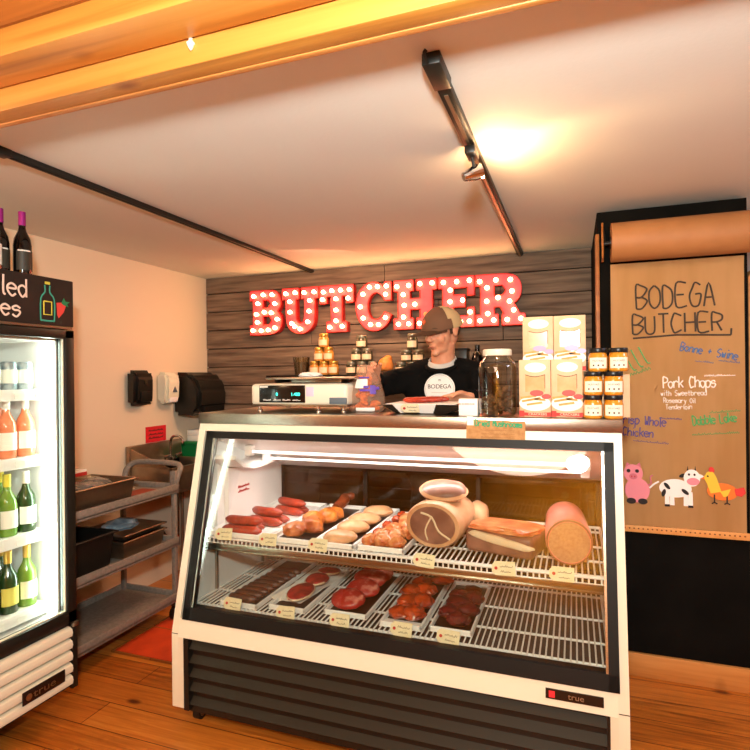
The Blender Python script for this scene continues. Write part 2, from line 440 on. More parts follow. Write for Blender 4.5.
# timber beams across the front of the white ceiling
bm = B(); box(bm, XL, XR, 1.008, 1.12, 2.38, 2.75, .003); struct('beam_upper', bm, M['beam'])
bm = B(); box(bm, XL, XR, 1.127, 1.184, 2.32, 2.45, .003); struct('beam_lower', bm, M['beam'])
bm = B(); box(bm, XL, XR, 1.184, 1.203, 2.318, 2.45, .002); struct('trim_3', bm, M['pine'])
bm = B(); box(bm, XL, XR, 1.0, 1.2, 2.45, 2.72); struct('beam_core', bm, M['beam_dark'])
hk = thing('ceiling_hook', 'small white clip hook hanging from the timber beam', 'hook', (-.877, 1.122, 2.385))
bm = B(); lathe(bm, [(.004, .0), (.006, -.01), (.011, -.016), (.004, -.03), (0, -.034)], (-.877, 1.122, 2.385), 12); obj('hook_body', bm, M['white'], hk)
bm = B(); tube(bm, [(-.877, 1.122, 2.40), (-.877, 1.122, 2.383)], .003, 8); obj('stem', bm, M['chrome'], hk)

# red mat on the floor behind the case, beside the cart
fm = thing('floor_mat', 'orange-red rubber mat lying on the wood floor beside the grey cart', 'mat', (-2.2, 2.75, 0))
bm = B(); quadprism(bm, [(-2.46, 2.43), (-1.78, 2.43), (-1.78, 3.35), (-2.46, 3.35)], 'z', 0.001, .010)
obj('mat_sheet', bm, M['mat'], fm)
bm = B()
for a in (-2.475, -1.78): box(bm, a, a + .008, 2.42, 3.36, .001, .012)
for a in (2.415, 2.73, 3.04, 3.35): box(bm, -2.475, -1.765, a, a + .006, .001, .0122)
obj('seam', bm, M['beam_dark'], fm)

# ================================================================== TRACKS
t = thing('ceiling_track', 'black lighting track along the ceiling nearer the left wall, without a lamp', 'light track', (-1.975, 2.7, ZC))
bm = B(); box(bm, -1.993, -1.957, 1.43, 4.0, ZC-.022, ZC, .002); box(bm, -1.998, -1.952, 1.42, 1.47, ZC-.028, ZC, .003); obj('rail', bm, M['black'], t)
bm = B(); box(bm, -1.981, -1.969, 1.48, 3.99, ZC-.0235, ZC-.021); obj('slot', bm, M['gapdark'], t)
t = thing('ceiling_track', 'black lighting track on the ceiling with the small spotlight', 'light track', (-.345, 2.7, ZC))
bm = B(); box(bm, -.365, -.327, 1.43, 4.0, ZC-.022, ZC, .002); obj('rail', bm, M['black'], t)
bm = B(); box(bm, -.371, -.321, 1.415, 1.56, ZC-.034, ZC, .004); box(bm, -.366, -.326, 1.56, 2.0, ZC-.028, ZC-.004, .003)
obj('feed_box', bm, M['black'], t)
bm = B(); box(bm, -.352, -.340, 1.6, 3.99, ZC-.031, ZC-.021); obj('conductor', bm, M['steeld'], t)
bm = B(); tube(bm, smoothpts([(-.355, 1.42, ZC-.03), (-.357, 1.39, ZC-.02), (-.35, 1.385, ZC-.012)]), .005, 8); obj('end_clip', bm, M['black'], t)
sp = thing('track_spotlight', 'small chrome spotlight with its lamp lit, clipped to the ceiling track', 'spotlight', (-.34, 2.0, ZC-.03))
bm = B(); box(bm, -.36, -.322, 1.96, 2.05, ZC-.062, ZC-.034, .004); cyl(bm, (-.341, 2.01, ZC-.06), (-.335, 2.015, ZC-.095), .006); obj('adapter', bm, M['black'], sp)
d = V((.42, .22, .18)).normalized(); c0 = V((-.345, 2.03, ZC-.115)); fr = frame(c0, d.cross(V((0, 0, 1))), d.cross(d.cross(V((0, 0, 1)))))
q = d.to_track_quat('Z', 'Y').to_matrix().to_4x4(); q.translation = c0
bm = B(); lathe(bm, [(0, -.035), (.016, -.035), (.02, -.02), (.026, 0), (.03, .035), (.027, .035), (.022, 0), (.014, -.015), (0, -.015)], n=20, mtx=q); obj('housing', bm, M['chrome'], sp)
bm = B(); lathe(bm, [(0, -.012), (.018, -.008), (.022, .005), (.020, .02), (0, .024)], n=16, mtx=q); obj('lamp', bm, mat('spot lamp', '#fff2d0', .3, emit=60, ecol='#ffd9a0', noise_s=9), sp)

# ================================================================== MARQUEE SIGN
LET = {
'B': ([[(0,0),(.66,0),(.86,.05),(.97,.16),(1,.28),(.97,.42),(.86,.52),(.95,.62),(.97,.75),(.93,.88),(.82,.97),(.66,1),(0,1),(0,.78),(.1,.78),(.1,.22),(0,.22)],
       [(.4,.6),(.58,.6),(.65,.69),(.58,.78),(.4,.78)], [(.4,.22),(.6,.22),(.69,.32),(.6,.42),(.4,.42)]],
      [(.17,.87),(.47,.89),(.75,.88),(.3,.7),(.83,.68),(.25,.46),(.5,.5),(.72,.48),(.9,.33),(.28,.28),(.14,.1),(.4,.09),(.62,.1),(.83,.14)]),
'U': ([[(0,1),(0,.76),(.1,.76),(.1,.32),(.15,.16),(.28,.04),(.5,-.02),(.72,.04),(.85,.16),(.9,.32),(.9,.76),(1,.76),(1,1),(.54,1),(.54,.76),(.62,.76),(.62,.34),(.57,.25),(.5,.22),(.43,.25),(.38,.34),(.38,.76),(.46,.76),(.46,1)]],
      [(.14,.88),(.4,.89),(.65,.88),(.92,.88),(.25,.7),(.8,.7),(.25,.47),(.78,.47),(.3,.22),(.74,.24),(.53,.09),(.38,.15)]),
'T': ([[(0,1),(0,.62),(.2,.62),(.2,.77),(.34,.77),(.34,.22),(.2,.22),(.2,0),(.8,0),(.8,.22),(.66,.22),(.66,.77),(.8,.77),(.8,.62),(1,.62),(1,1)]],
      [(.15,.86),(.4,.88),(.66,.88),(.92,.88),(.12,.7),(.88,.7),(.52,.7),(.52,.46),(.52,.23),(.33,.1),(.7,.11)]),
'C': ([[(1,1),(1,.62),(.82,.62),(.76,.72),(.64,.79),(.52,.79),(.4,.7),(.34,.52),(.38,.34),(.48,.24),(.62,.22),(.74,.28),(.82,.38),(1,.32),(.92,.16),(.76,.03),(.54,-.02),(.3,.03),(.12,.19),(.02,.42),(.02,.6),(.1,.82),(.28,.97),(.5,1.02),(.68,.98),(.8,.9),(.82,1)]],
      [(.9,.9),(.88,.73),(.66,.9),(.44,.9),(.26,.76),(.18,.5),(.26,.26),(.46,.12),(.68,.11),(.87,.25)]),
'H': ([[(0,0),(.46,0),(.46,.22),(.38,.22),(.38,.4),(.62,.4),(.62,.22),(.54,.22),(.54,0),(1,0),(1,.22),(.9,.22),(.9,.78),(1,.78),(1,1),(.54,1),(.54,.78),(.62,.78),(.62,.62),(.38,.62),(.38,.78),(.46,.78),(.46,1),(0,1),(0,.78),(.1,.78),(.1,.22),(0,.22)]],
      [(.1,.87),(.38,.88),(.64,.9),(.92,.9),(.25,.7),(.27,.48),(.52,.49),(.25,.24),(.13,.1),(.37,.1),(.62,.1),(.9,.1),(.77,.28)]),
'E': ([[(0,0),(1,0),(1,.38),(.82,.38),(.82,.22),(.42,.22),(.42,.4),(.74,.4),(.74,.64),(.42,.64),(.42,.78),(.82,.78),(.82,.62),(1,.62),(1,1),(0,1),(0,.78),(.12,.78),(.12,.22),(0,.22)]],
      [(.17,.89),(.54,.89),(.89,.9),(.36,.73),(.35,.5),(.7,.52),(.27,.3),(.14,.1),(.4,.1),(.64,.1),(.88,.1),(.9,.28)]),
'R': ([[(0,0),(.46,0),(.46,.22),(.38,.22),(.38,.36),(.5,.36),(.58,.22),(.54,.22),(.54,0),(1,0),(1,.22),(.9,.22),(.78,.42),(.88,.5),(.93,.62),(.93,.78),(.86,.92),(.68,1),(0,1),(0,.78),(.1,.78),(.1,.22),(0,.22)], [(.38,.58),(.55,.58),(.62,.68),(.55,.78),(.38,.78)]],
      [(.1,.86),(.43,.87),(.72,.86),(.25,.73),(.75,.64),(.24,.47),(.47,.53),(.7,.45),(.26,.23),(.78,.28),(.1,.1),(.38,.1),(.65,.1),(.92,.11)])}
words = [('B', -2.507, -2.212, 'leftmost letter of the sign'), ('U', -2.205, -1.885, 'second letter, between the B and the T'), ('T', -1.872, -1.588, 'third letter, between the U and the C'), ('C', -1.575, -1.283, 'fourth and middle letter'),
         ('H', -1.262, -.935, 'fifth letter, between the C and the E'), ('E', -.922, -.662, 'sixth letter, above the man in the cap'), ('R', -.652, -.312, 'last letter, right end of the sign')]
Z0, HL, YL = 1.888, .362, 3.94
blb = B(); lathe(blb, [(.009, 0), (.009, .014), (.0125, .018), (.0165, .027), (.016, .034), (.012, .041), (.006, .045), (0, .046)], n=10)
blb.transform(Matrix.Rotation(radians(90), 4, 'X'))
bme = bpy.data.meshes.new('bulb'); blb.to_mesh(bme); blb.free()
for p in bme.polygons: p.use_smooth = True
bme.materials.append(M['bulb'])
def soften(lp, w_, h_, it=2):
    for _ in range(it):
        out = []; n = len(lp)
        for i in range(n):
            p, c, q = (V((a[0] * w_, a[1] * h_)) for a in (lp[i-1], lp[i], lp[(i+1) % n]))
            a1, a2 = c - p, q - c
            if a1.length > 1e-6 and a2.length > 1e-6 and .02 < a1.angle(a2) < radians(52):
                for t_ in (c - a1 * .25, c + a2 * .25): out.append((t_.x / w_, t_.y / h_))
            else: out.append(lp[i])
        lp = out
    return lp
for ch, x0, x1, wh in words:
    loops, bulbs = LET[ch]; w = x1 - x0; loops = [soften(lp, w, HL) for lp in loops]
    t = thing('marquee_letter', f'red marquee letter {ch} with lit bulbs, {wh}', 'sign letter', (x0, YL, Z0), 0, 'marquee letters on the plank wall')
    S = Matrix(((w, 0, 0, x0), (0, 0, -1, YL), (0, HL, 0, Z0), (0, 0, 0, 1)))
    bm = curve_bm(loops, .012); bm.transform(S); obj('letter_face', bm, M['marquee'], t)
    bm = curve_bm(loops, .05); bm.transform(S @ Matrix.Translation((0, 0, -.0505))); obj('letter_back', bm, M['marqueeside'], t)
    bm = B()
    for lp in loops:      # raised rim around the face
        a = [S @ V((p[0], p[1], .012)) for p in lp]
        for i in range(len(a)):
            p, q2 = a[i], a[(i+1) % len(a)]
            tube(bm, [p, q2], .0045, 5)
    obj('rim', bm, M['marqueeside'], t)
    for i, (u, v) in enumerate(bulbs):
        o = bpy.data.objects.new('bulb', bme); COL.objects.link(o); o.parent = t
        o.location = (u * w, -.012, v * HL)
        if ch == 'H' and i == len(bulbs) - 1:
            o.material_slots[0].link = 'OBJECT'; o.material_slots[0].material = M['dimbulb']; o['label'] = 'unlit red bulb'

# ================================================================== DELI DISPLAY CASE
CX0, CX1 = -1.700, .163
Yb, Zb, Yt, Zt, Yr = 2.0, .41, 2.215, 1.33, 2.92     # slanted front: lower edge, upper edge, rear
K = (Yt - Yb) / (Zt - Zb)
def slant(z, d=0): return Yb + (z - Zb) * K + d      # y of the glass plane at height z
case = thing('display_case', 'long white refrigerated meat display case with slanted black framed glass front', 'display case', (-.77, 2.45, 0))
side = [(Yb, .085), (Yb, .41), (Yt, Zt), (Yr, Zt), (Yr, .085)]
bm = B(); quadprism(bm, side, 'x', CX0, CX0 + .035); obj('side_panel', bm, M['white'], case)
bm = B(); quadprism(bm, side, 'x', CX1 - .035, CX1); obj('side_panel', bm, M['white'], case)
a, b = CX0 + .035, CX1 - .035
# white front bands (they follow the slant) above and below the glass
def sband(z0, z1, d0, d1, x0, x1):
    bm = B(); quadprism(bm, [(slant(z0, d0), z0), (slant(z1, d0), z1), (slant(z1, d1), z1), (slant(z0, d1), z0)], 'x', x0, x1); return bm
bm = sband(.398, .474, 0, .05, a, b); box(bm, a, a + .025, Yb, Yb + .03, .085, .41); box(bm, b - .025, b, Yb, Yb + .03, .085, .41)
obj('front_band', bm, M['white'], case)
bm = sband(1.292, 1.33, 0, .05, a, b); obj('header_band', bm, M['white'], case)
# black glass frame
fx0, fx1, fz0, fz1 = CX0 + .05, CX1 - .029, .474, 1.292
bm = B()
for (z0, z1, x0, x1) in ((fz0, fz0 + .052, fx0, fx1), (fz1 - .032, fz1, fx0, fx1), (fz0, fz1, fx0, fx0 + .038), (fz0, fz1, fx1 - .034, fx1)):
    quadprism(bm, [(slant(z0, -.008), z0), (slant(z1, -.008), z1), (slant(z1, .035), z1), (slant(z0, .035), z0)], 'x', x0, x1)
gf = obj('glass_frame', bm, M['gasket'], case)
for x in (fx0 + .040, fx1 - .038):
    bm = B(); quadprism(bm, [(slant(fz0 + .05, -.004), fz0 + .05), (slant(fz1 - .03, -.004), fz1 - .03), (slant(fz1 - .03, .004), fz1 - .03), (slant(fz0 + .05, .004), fz0 + .05)], 'x', x - .004, x + .004)
    obj('frame_bead', bm, M['steel'], gf)
bm = B(); z0, z1 = fz0 + .03, fz1 - .02
quadprism(bm, [(slant(z0, .008), z0), (slant(z1, .008), z1), (slant(z1, .013), z1), (slant(z0, .013), z0)], 'x', fx0 + .02, fx1 - .02)
obj('front_glass', bm, M['caseglass'], case)
# stainless worktop
bm = B(); box(bm, CX0 - .006, CX1 + .004, Yt - .006, Yr + .01, 1.326, 1.376, .003); obj('worktop', bm, M['steel'], case)
# insides
bm = B()
quadprism(bm, [(slant(.475, .037), .475), (slant(1.29, .037), 1.29), (Yr - .03, 1.29), (Yr - .03, .475)], 'x', a + .001, a + .01)
quadprism(bm, [(slant(.475, .037), .475), (slant(1.29, .037), 1.29), (Yr - .03, 1.29), (Yr - .03, .475)], 'x', b - .01, b - .001)
quadprism(bm, [(2.225, 1.325), (2.225, 1.268), (2.30, 1.235), (2.86, 1.03), (Yr, 1.03), (Yr, 1.325)], 'x', a + .011, b - .011)
obj('inner_liner', bm, M['liner'], case)
bm = B(); box(bm, a + .001, b - .001, slant(.49, .04), Yr - .02, .455, .475); obj('deck_floor', bm, mat('brown grey deck', '#5b4a43', .6, noise_s=20, col2='#4c3e38', bump=.02), case)
bm = B(); box(bm, a + .011, b - .011, Yr - .05, Yr - .012, .476, .56); obj('rear_sill', bm, M['gasket'], case)
# light tubes under the top
for (y, z, r) in ((2.36, 1.178, .0075), (2.52, 1.122, .006)):
    bm = B(); cyl(bm, (a + .16, y, z), (b - .1, y, z), r, 12); tb = obj('light_tube', bm, M['tube'], case)
    bm = B(); box(bm, a + .13, a + .165, y - .02, y + .02, z - .02, z + .03, .004); box(bm, b - .105, b - .07, y - .02, y + .02, z - .02, z + .03, .004); obj('tube_socket', bm, M['liner'], tb)
# evaporator cover and drain pan at the left end
bm = B(); quadprism(bm, [(2.24, .80), (2.24, 1.13), (2.86, 1.06), (2.86, .80)], 'x', a + .012, a + .04)
quadprism(bm, [(2.3, .83), (2.3, 1.1), (2.62, 1.07), (2.62, .83)], 'x', a + .04, a + .062); ev = obj('fan_cover', bm, M['liner'], case)
fr_ = frame((a + .064, 2.38, .985), (0, 1, 0), (0, 0, 1)); bm = B()
for i in range(2): squiggle(bm, fr_ @ Matrix.Translation((0, -.022 * i, 0)), .1, .014, .003, i)
obj('warning_print', bm, M['redink'], ev)
bm = B(); prof = [(2.2, 1.16), (2.27, 1.115), (2.36, 1.095), (2.5, 1.095), (2.66, 1.11), (2.84, 1.10), (2.84, 1.12), (2.66, 1.128), (2.5, 1.115), (2.36, 1.115), (2.28, 1.133), (2.21, 1.175)]
quadprism(bm, prof, 'x', a + .012, a + .17); obj('drain_pan', bm, M['liner'], case)
bm = B()
for y in (2.26, 2.68): box(bm, a + .012, a + .024, y - .006, y + .006, .5, 1.0)
obj('shelf_standard', bm, M['steel'], case)
# rear sliding doors
for i, (x0, x1) in enumerate(((a + .012, -1.10), (-1.13, -.46), (-.49, b - .012))):
    y = Yr - .03 + (.018 if i == 1 else 0)
    bm = B(); z0, z1, w = .56, 1.03, .022
    box(bm, x0, x0 + w, y, y + .016, z0, z1, .002); box(bm, x1 - w, x1, y, y + .016, z0, z1, .002)
    box(bm, x0, x1, y, y + .016, z0, z0 + w, .002); box(bm, x0, x1, y, y + .016, z1 - w, z1, .002)
    d_ = obj('rear_door', bm, M['gasket'], case)
    bm = B(); box(bm, x0 + w, x1 - w, y + .006, y + .010, z0 + w, z1 - w); obj('door_glass', bm, M['rearglass'], d_)
# wire shelves
def wire_shelf(y0, y1, z, name):
    bm = B(); x0, x1 = a + .02, b - .02
    n = int((x1 - x0) / .0215)
    for i in range(n + 1):
        x = x0 + (x1 - x0) * i / n
        tube(bm, [(x, y0, z - .028), (x, y0 + .004, z), (x, y1, z)], .0034, 5)
    for y in (y0 + .03, y0 + .2, (y0 + y1) / 2 + .05, y1 - .06): cyl(bm, (x0, y, z - .006), (x1, y, z - .006), .005, 6)
    cyl(bm, (x0, y1, z), (x1, y1, z), .007, 6); cyl(bm, (x0, y0, z - .028), (x1, y0, z - .028), .006, 6); cyl(bm, (x0, y0 + .002, z - .002), (x1, y0 + .002, z - .002), .005, 6)
    for x in (x0, x1): cyl(bm, (x, y0, z), (x, y1, z), .006, 6)
    s = obj('wire_shelf', bm, M['wire'], case)
    bm = B(); box(bm, x0, x1, y0 - .006, y0 - .001, z - .05, z - .024, .001); box(bm, x0, x1, y0 - .012, y0 - .001, z - .056, z - .048, .001); obj('price_rail', bm, M['steel'], s)
ZU, ZL = .806, .515
wire_shelf(2.148, 2.84, ZU, 'upper'); wire_shelf(2.078, 2.80, ZL, 'lower')
# louvred base
bm = B(); box(bm, a + .025, b - .025, Yb + .035, Yb + .06, .07, .4); box(bm, a, b, Yb + .03, Yr, .06, .085); lv = obj('base_grille', bm, M['black'], case)
bm = B()
for i in range(5):
    z = .375 - .0615 * i
    quadprism(bm, [(Yb + .036, z), (Yb + .010, z - .027), (Yb + .013, z - .031), (Yb + .036, z - .022)], 'x', a + .05, b - .035)
obj('louver_slats', bm, M['louver'], lv)
bm = B(); box(bm, a + .025, a + .05, Yb + .003, Yb + .035, .075, .397); box(bm, b - .035, b - .025, Yb + .003, Yb + .035, .075, .397); obj('grille_frame', bm, M['black'], lv)
for x in (CX0 + .085, CX1 - .09):
    for y in (Yb + .08, Yr - .09):
        bm = B(); cyl(bm, (x - .016, y, .032), (x + .016, y, .032), .031, 20); cs = obj('caster', bm, M['black'], case)
        bm = B(); cyl(bm, (x - .018, y, .032), (x + .018, y, .032), .017, 16); box(bm, x - .022, x - .018, y - .012, y + .012, .032, .062); box(bm, x + .018, x + .022, y - .012, y + .012, .032, .062); obj('hub', bm, M['steel'], cs)
# badge strip with maker's lettering
bm = B(); z0, z1 = .422, .452
quadprism(bm, [(slant(z0, -.005), z0), (slant(z1, -.005), z1), (slant(z1, .001), z1), (slant(z0, .001), z0)], 'x', -.105, .083); bd = obj('badge_strip', bm, mat('bronze badge', '#2e2118', .3, .6, noise_s=40, bump=.01), case)
bm = B(); quadprism(bm, [(slant(.427, -.0065), .427), (slant(.447, -.0065), .447), (slant(.447, -.005), .447), (slant(.427, -.005), .427)], 'x', -.094, -.074); obj('red_square', bm, M['redlabel'], bd)
bm = B(); fonttext(bm, 'true', frame((-.005, slant(.43, -.0058), .430), (1, 0, 0), (0, K, 1)), .026, .001, sx=1.2); obj('lettering', bm, M['steel'], bd)
bm = B(); box(bm, CX1 - .034, CX1 - .001, Yb - .001, Yb + .03, .409, .4115); box(bm, CX0 + .001, CX0 + .034, Yb - .001, Yb + .03, .409, .4115); obj('panel_seam', bm, M['louver'], case)

# ------------------------------------------------------------------ trays and meat
def tray(label, x0, x1, y0, y1, z, h=.022, black=None, yaw=0, mt='tray'):
    """shallow rectangular tray; black=(x0,x1,y0,y1) gives a black liner sheet inside"""
    t = thing('meat_tray', label, 'tray', ((x0+x1)/2, (y0+y1)/2, z), 0, 'trays of meat in the display case')
    bm = B(); box(bm, x0, x1, y0, y1, z, z + .005, .002, 1)
    w = .010
    for (p, q2, r, s) in ((x0, x0 + w, y0, y1), (x1 - w, x1, y0, y1), (x0, x1, y0, y0 + w), (x0, x1, y1 - w, y1)): box(bm, p, q2, r, s, z + .002, z + h, .003, 1)
    obj('tray_body', bm, M[mt], t)
    if black:
        bm = B(); box(bm, black[0], black[1], black[2], black[3], z + .005, z + .008); obj('liner_sheet', bm, M['trayblack'], t)
    return t
U, Lz = ZU + .004, ZL + .004
tray('white tray of red sausages, far left end of the upper shelf', -1.63, -1.31, 2.155, 2.82, U)
tray('white tray with a black sheet and a browned chicken piece on the upper shelf', -1.295, -1.075, 2.155, 2.82, U, black=(-1.27, -1.09, 2.2, 2.79))
tray('white tray of four pale chicken breasts on the upper shelf', -1.06, -.885, 2.155, 2.82, U, black=(-1.045, -.9, 2.2, 2.80))
tray('white tray of marinated orange chunks beside the ham on the upper shelf', -.875, -.665, 2.165, 2.76, U, black=(-.85, -.68, 2.2, 2.74))
tray('white tray of dark brown sausages, left end of the lower shelf', -1.52, -1.325, 2.1, 2.72, Lz, black=(-1.505, -1.34, 2.12, 2.70))
tray('white tray of steaks on white paper, second on the lower shelf', -1.285, -1.105, 2.13, 2.64, Lz, black=(-1.27, -1.12, 2.15, 2.62))
tray('white tray of thick red steaks, middle of the lower shelf', -1.03, -.83, 2.16, 2.68, Lz, black=(-1.015, -.845, 2.2, 2.66))
tray('white tray of glossy orange marinated pieces, fourth on the lower shelf', -.765, -.585, 2.13, 2.66, Lz, black=(-.75, -.6, 2.2, 2.64))
tray('white tray of dark red meat chunks, right end of the lower shelf trays', -.56, -.385, 2.15, 2.66, Lz, black=(-.548, -.397, 2.165, 2.648))

M['sausage'] = mat('red sausage skin', '#b8391c', .35, noise_s=30, col2='#8f2613', bump=.05, coat=.3)
M['roast'] = mat('browned chicken', '#d9802f', .38, noise_s=18, col2='#9a4316', bump=.12, coat=.4, det=6)
M['breast'] = mat('pale chicken', '#dcaa7e', .42, noise_s=16, col2='#c98e60', bump=.08, coat=.3)
M['chunk'] = mat('marinated chicken', '#e0945c', .38, noise_s=30, col2='#b8562a', bump=.1, coat=.4)
M['brownsaus'] = mat('dark sausage', '#4f2413', .4, noise_s=40, col2='#301308', bump=.1, coat=.25)
M['steak'] = mat('red beef', '#c4302a', .4, noise_s=26, col2='#7d1512', bump=.08, coat=.35, det=7)
M['marb'] = mat('marbled beef', '#a8241f', .4, noise_s=26, col2='#d98a78', bump=.08, coat=.3, det=9, lo=.5, hi=.72)
M['fat'] = mat('cream fat', '#e0c8a8', .45, noise_s=25, col2='#dfc3a0', bump=.06, coat=.2)
M['glaze'] = mat('orange glazed meat', '#c8481a', .3, noise_s=22, col2='#7d2410', bump=.12, coat=.6, det=6)
M['darkred'] = mat('dark red beef', '#6d1a1c', .4, noise_s=24, col2='#471012', bump=.1, coat=.35)
M['hamskin'] = mat('ham rind', '#d6a680', .5, noise_s=12, col2='#c48c62', bump=.08, coat=.2)
M['hammeat'] = mat('ham meat', '#9a6a58', .45, noise_s=11, col2='#71463a', bump=.06, coat=.25, det=6)
M['porkskin'] = mat('roast pork skin', '#c9552c', .4, noise_s=14, col2='#e09a66', bump=.1, coat=.3)
M['mortskin'] = mat('pink casing', '#ea8f88', .3, noise_s=6, col2='#e2746c', bump=.04, coat=.5)
M['mortmeat'] = mat('mortadella face', '#bf9070', .4, noise_s=80, col2='#ab7658', coat=.3, lo=.3, hi=.7)
def meat(name, label, cat, bm, m, base, group=None, parts=()):
    o = obj(name, bm, m, base=base); tag(o, label, cat, group)
    return o
def sausage(bm, p0, p1, r, bow=.02, seed=0):
    p0, p1 = V(p0), V(p1); d = p1 - p0; s = d.cross(V((0, 0, 1))).normalized()
    pts = [p0 + d * t + s * bow * sin(pi * t) for t in [i / 10 for i in range(11)]]
    rs = [r * (1 - abs(2 * t - 1) ** 6 * .75) for t in [i / 10 for i in range(11)]]
    return tube(bm, pts, rs, 12)
# red sausages: stacked pairs front to back
pos = [((-1.57, 2.205), (-1.36, 2.205), 0), ((-1.575, 2.255), (-1.385, 2.27), .0), ((-1.57, 2.23), (-1.37, 2.235), .038), ((-1.55, 2.40), (-1.34, 2.36), 0), ((-1.545, 2.45), (-1.34, 2.43), .0), ((-1.545, 2.425), (-1.36, 2.40), .038), ((-1.53, 2.63), (-1.335, 2.57), 0), ((-1.525, 2.69), (-1.335, 2.63), 0), ((-1.53, 2.66), (-1.335, 2.60), .038)]
lay = ['at the front', 'in the middle', 'at the back']; pr = ['nearer the glass, underneath', 'farther from the glass, underneath', 'lying on top']
for i, (p, q2, dz) in enumerate(pos):
    bm = B(); z = U + .026 + dz; sausage(bm, (*p, z), (*q2, z), .0225, .012)
    meat('red_sausage', f'red sausage {lay[i//3]} of the leftmost upper tray, {pr[i%3]}', 'sausage', bm, M['sausage'], (p[0], p[1], z), 'red sausages in the leftmost tray')
# browned chicken with drumstick
ck = thing('roast_chicken', 'browned roast chicken pieces in a heap on the second upper tray', 'chicken', (-1.18, 2.42, U + .01))
bm = B()
for s, (x, y, dz, sx, sy, sz, rz) in enumerate([(-1.215, 2.25, .035, .055, .06, .035, .3), (-1.16, 2.32, .04, .05, .07, .042, .9), (-1.19, 2.40, .045, .055, .06, .04, .1), (-1.15, 2.47, .045, .05, .06, .042, .5), (-1.15, 2.55, .04, .045, .055, .036, 1.2)]):
    blob(bm, (x, y, U + dz), (sx, sy, sz), rz, s, .22, 2.2)
obj('body', voxel(bm, .005, 2), M['roast'], ck)
bm = B(); tube(bm, smoothpts([(-1.15, 2.58, U + .06), (-1.14, 2.66, U + .085), (-1.155, 2.71, U + .09), (-1.11, 2.73, U + .095)]), [.026, .027, .027, .028, .028, .025, .02, .018, .02, .012][:10], 12); obj('drumstick', bm, mat('dark roast skin', '#8a3a14', .4, noise_s=30, col2='#5a220c', bump=.1, coat=.4), ck)
for i, (y, dx, dz) in enumerate(((2.24, -.005, 0), (2.38, .0, .006), (2.52, .005, .01), (2.67, .02, .012))):
    bm = B(); blob(bm, (-.975 + dx, y, U + .026 + dz), (.078, .06, .03), radians(14), 20 + i, .12, 1.6)
    meat('chicken_breast', f'pale chicken breast in the third upper tray, {ORD(i)} from the glass', 'chicken', bm, M['breast'], (-.975 + dx, y, U + .006), 'chicken breasts on the upper shelf')
rnd = random.Random(11)
CH = [(-.83, 2.225, .02), (-.775, 2.215, .026), (-.715, 2.215, .024), (-.80, 2.29, .026), (-.735, 2.29, .03), (-.70, 2.36, .026), (-.77, 2.37, .034), (-.735, 2.45, .034), (-.70, 2.52, .03), (-.76, 2.54, .034), (-.73, 2.62, .03)]
for i, (x, y, dz) in enumerate(CH):
    bm = B(); blob(bm, (x, y, U + .008 + dz), (.042, .04, .03), rnd.uniform(0, 3), 40 + i, .3, 2)
    meat('marinated_chunk', f'orange marinated meat chunk heaped beside the ham, {RANK(i, CH)} from the glass', 'meat', bm, M['chunk'], (x, y, U + .01), 'marinated chunks in the fourth upper tray')
for i, (x, y) in enumerate([(-.845, 2.36), (-.84, 2.48), (-.83, 2.60), (-.835, 2.69)]):
    bm = B(); blob(bm, (x, y, U + .022), (.022, .026, .022), i, 60 + i, .3, 2)
    meat('marinated_chunk', f'small red meat chunk left in the tray beside the ham, {ORD(i)} from glass', 'meat', bm, M['glaze'], (x, y, U + .01), 'loose chunks in the fourth upper tray')
# ham
hm = thing('smoked_ham', 'large cut ham with pale rind and pinkish brown cut face on the upper shelf', 'ham', (-.555, 2.42, U))
d = V((.14, 1, .02)).normalized(); c0 = V((-.572, 2.275, U + .100)); qm = d.to_track_quat('Z', 'Y').to_matrix().to_4x4(); qm.translation = c0
def oval(bm, prof, sx, sy, mtx, n=28):
    return lathe(bm, prof, n=n, mtx=mtx @ Matrix.Diagonal((sx, sy, 1, 1)))
bm = B(); oval(bm, [(0, .33), (.05, .325), (.085, .29), (.104, .2), (.112, .08), (.112, .015), (.106, 0), (.0, .003)], 1.14, .88, qm); obj('rind', bm, M['hamskin'], hm)
bm = B(); oval(bm, [(0, -.002), (.06, -.003), (.088, -.002), (.094, .004)], 1.14, .88, qm); hf = obj('cut_face', bm, M['hammeat'], hm)
bm = B(); tube(bm, [qm @ V(p) for p in smoothpts([(-.08, -.05, -.003), (-.03, -.02, -.004), (.0, .035, -.004), (.05, .05, -.003)])], .0045, 8, flat=(d, .4)); tube(bm, [qm @ V(p) for p in smoothpts([(-.0, .04, -.003), (.03, -.02, -.004), (.02, -.065, -.003)])], .0035, 8, flat=(d, .4)); obj('fat_seam', bm, M['fat'], hf)
bm = B(); blob(bm, (-.545, 2.38, U + .228), (.105, .070, .034), .1, 3, .08, 1.5, tilt=(.42, -.08)); o = obj('ham_piece', bm, M['hammeat'], base=(-.545, 2.38, U + .2)); tag(o, 'flat oval piece of ham lying on top of the big ham', 'ham')
bm = B(); lathe(bm, [(.1, -.012), (.111, 0), (.1, .012), (.093, 0), (.1, -.012)], mtx=Matrix.Translation((-.545, 2.38, U + .229)) @ Matrix.Rotation(.42, 4, 'X') @ Matrix.Rotation(.05, 4, 'Y') @ Matrix.Diagonal((.98, .68, 1, 1)), n=28); obj('rind', bm, M['hamskin'], o)
bm = B(); blob(bm, (-.43, 2.60, U + .068), (.05, .09, .072), .2, 5, .1, 1.8, sq=.2); o = obj('ham_end', bm, M['hamskin'], base=(-.43, 2.60, U)); tag(o, 'pale rounded end piece behind the right side of the big ham', 'ham')
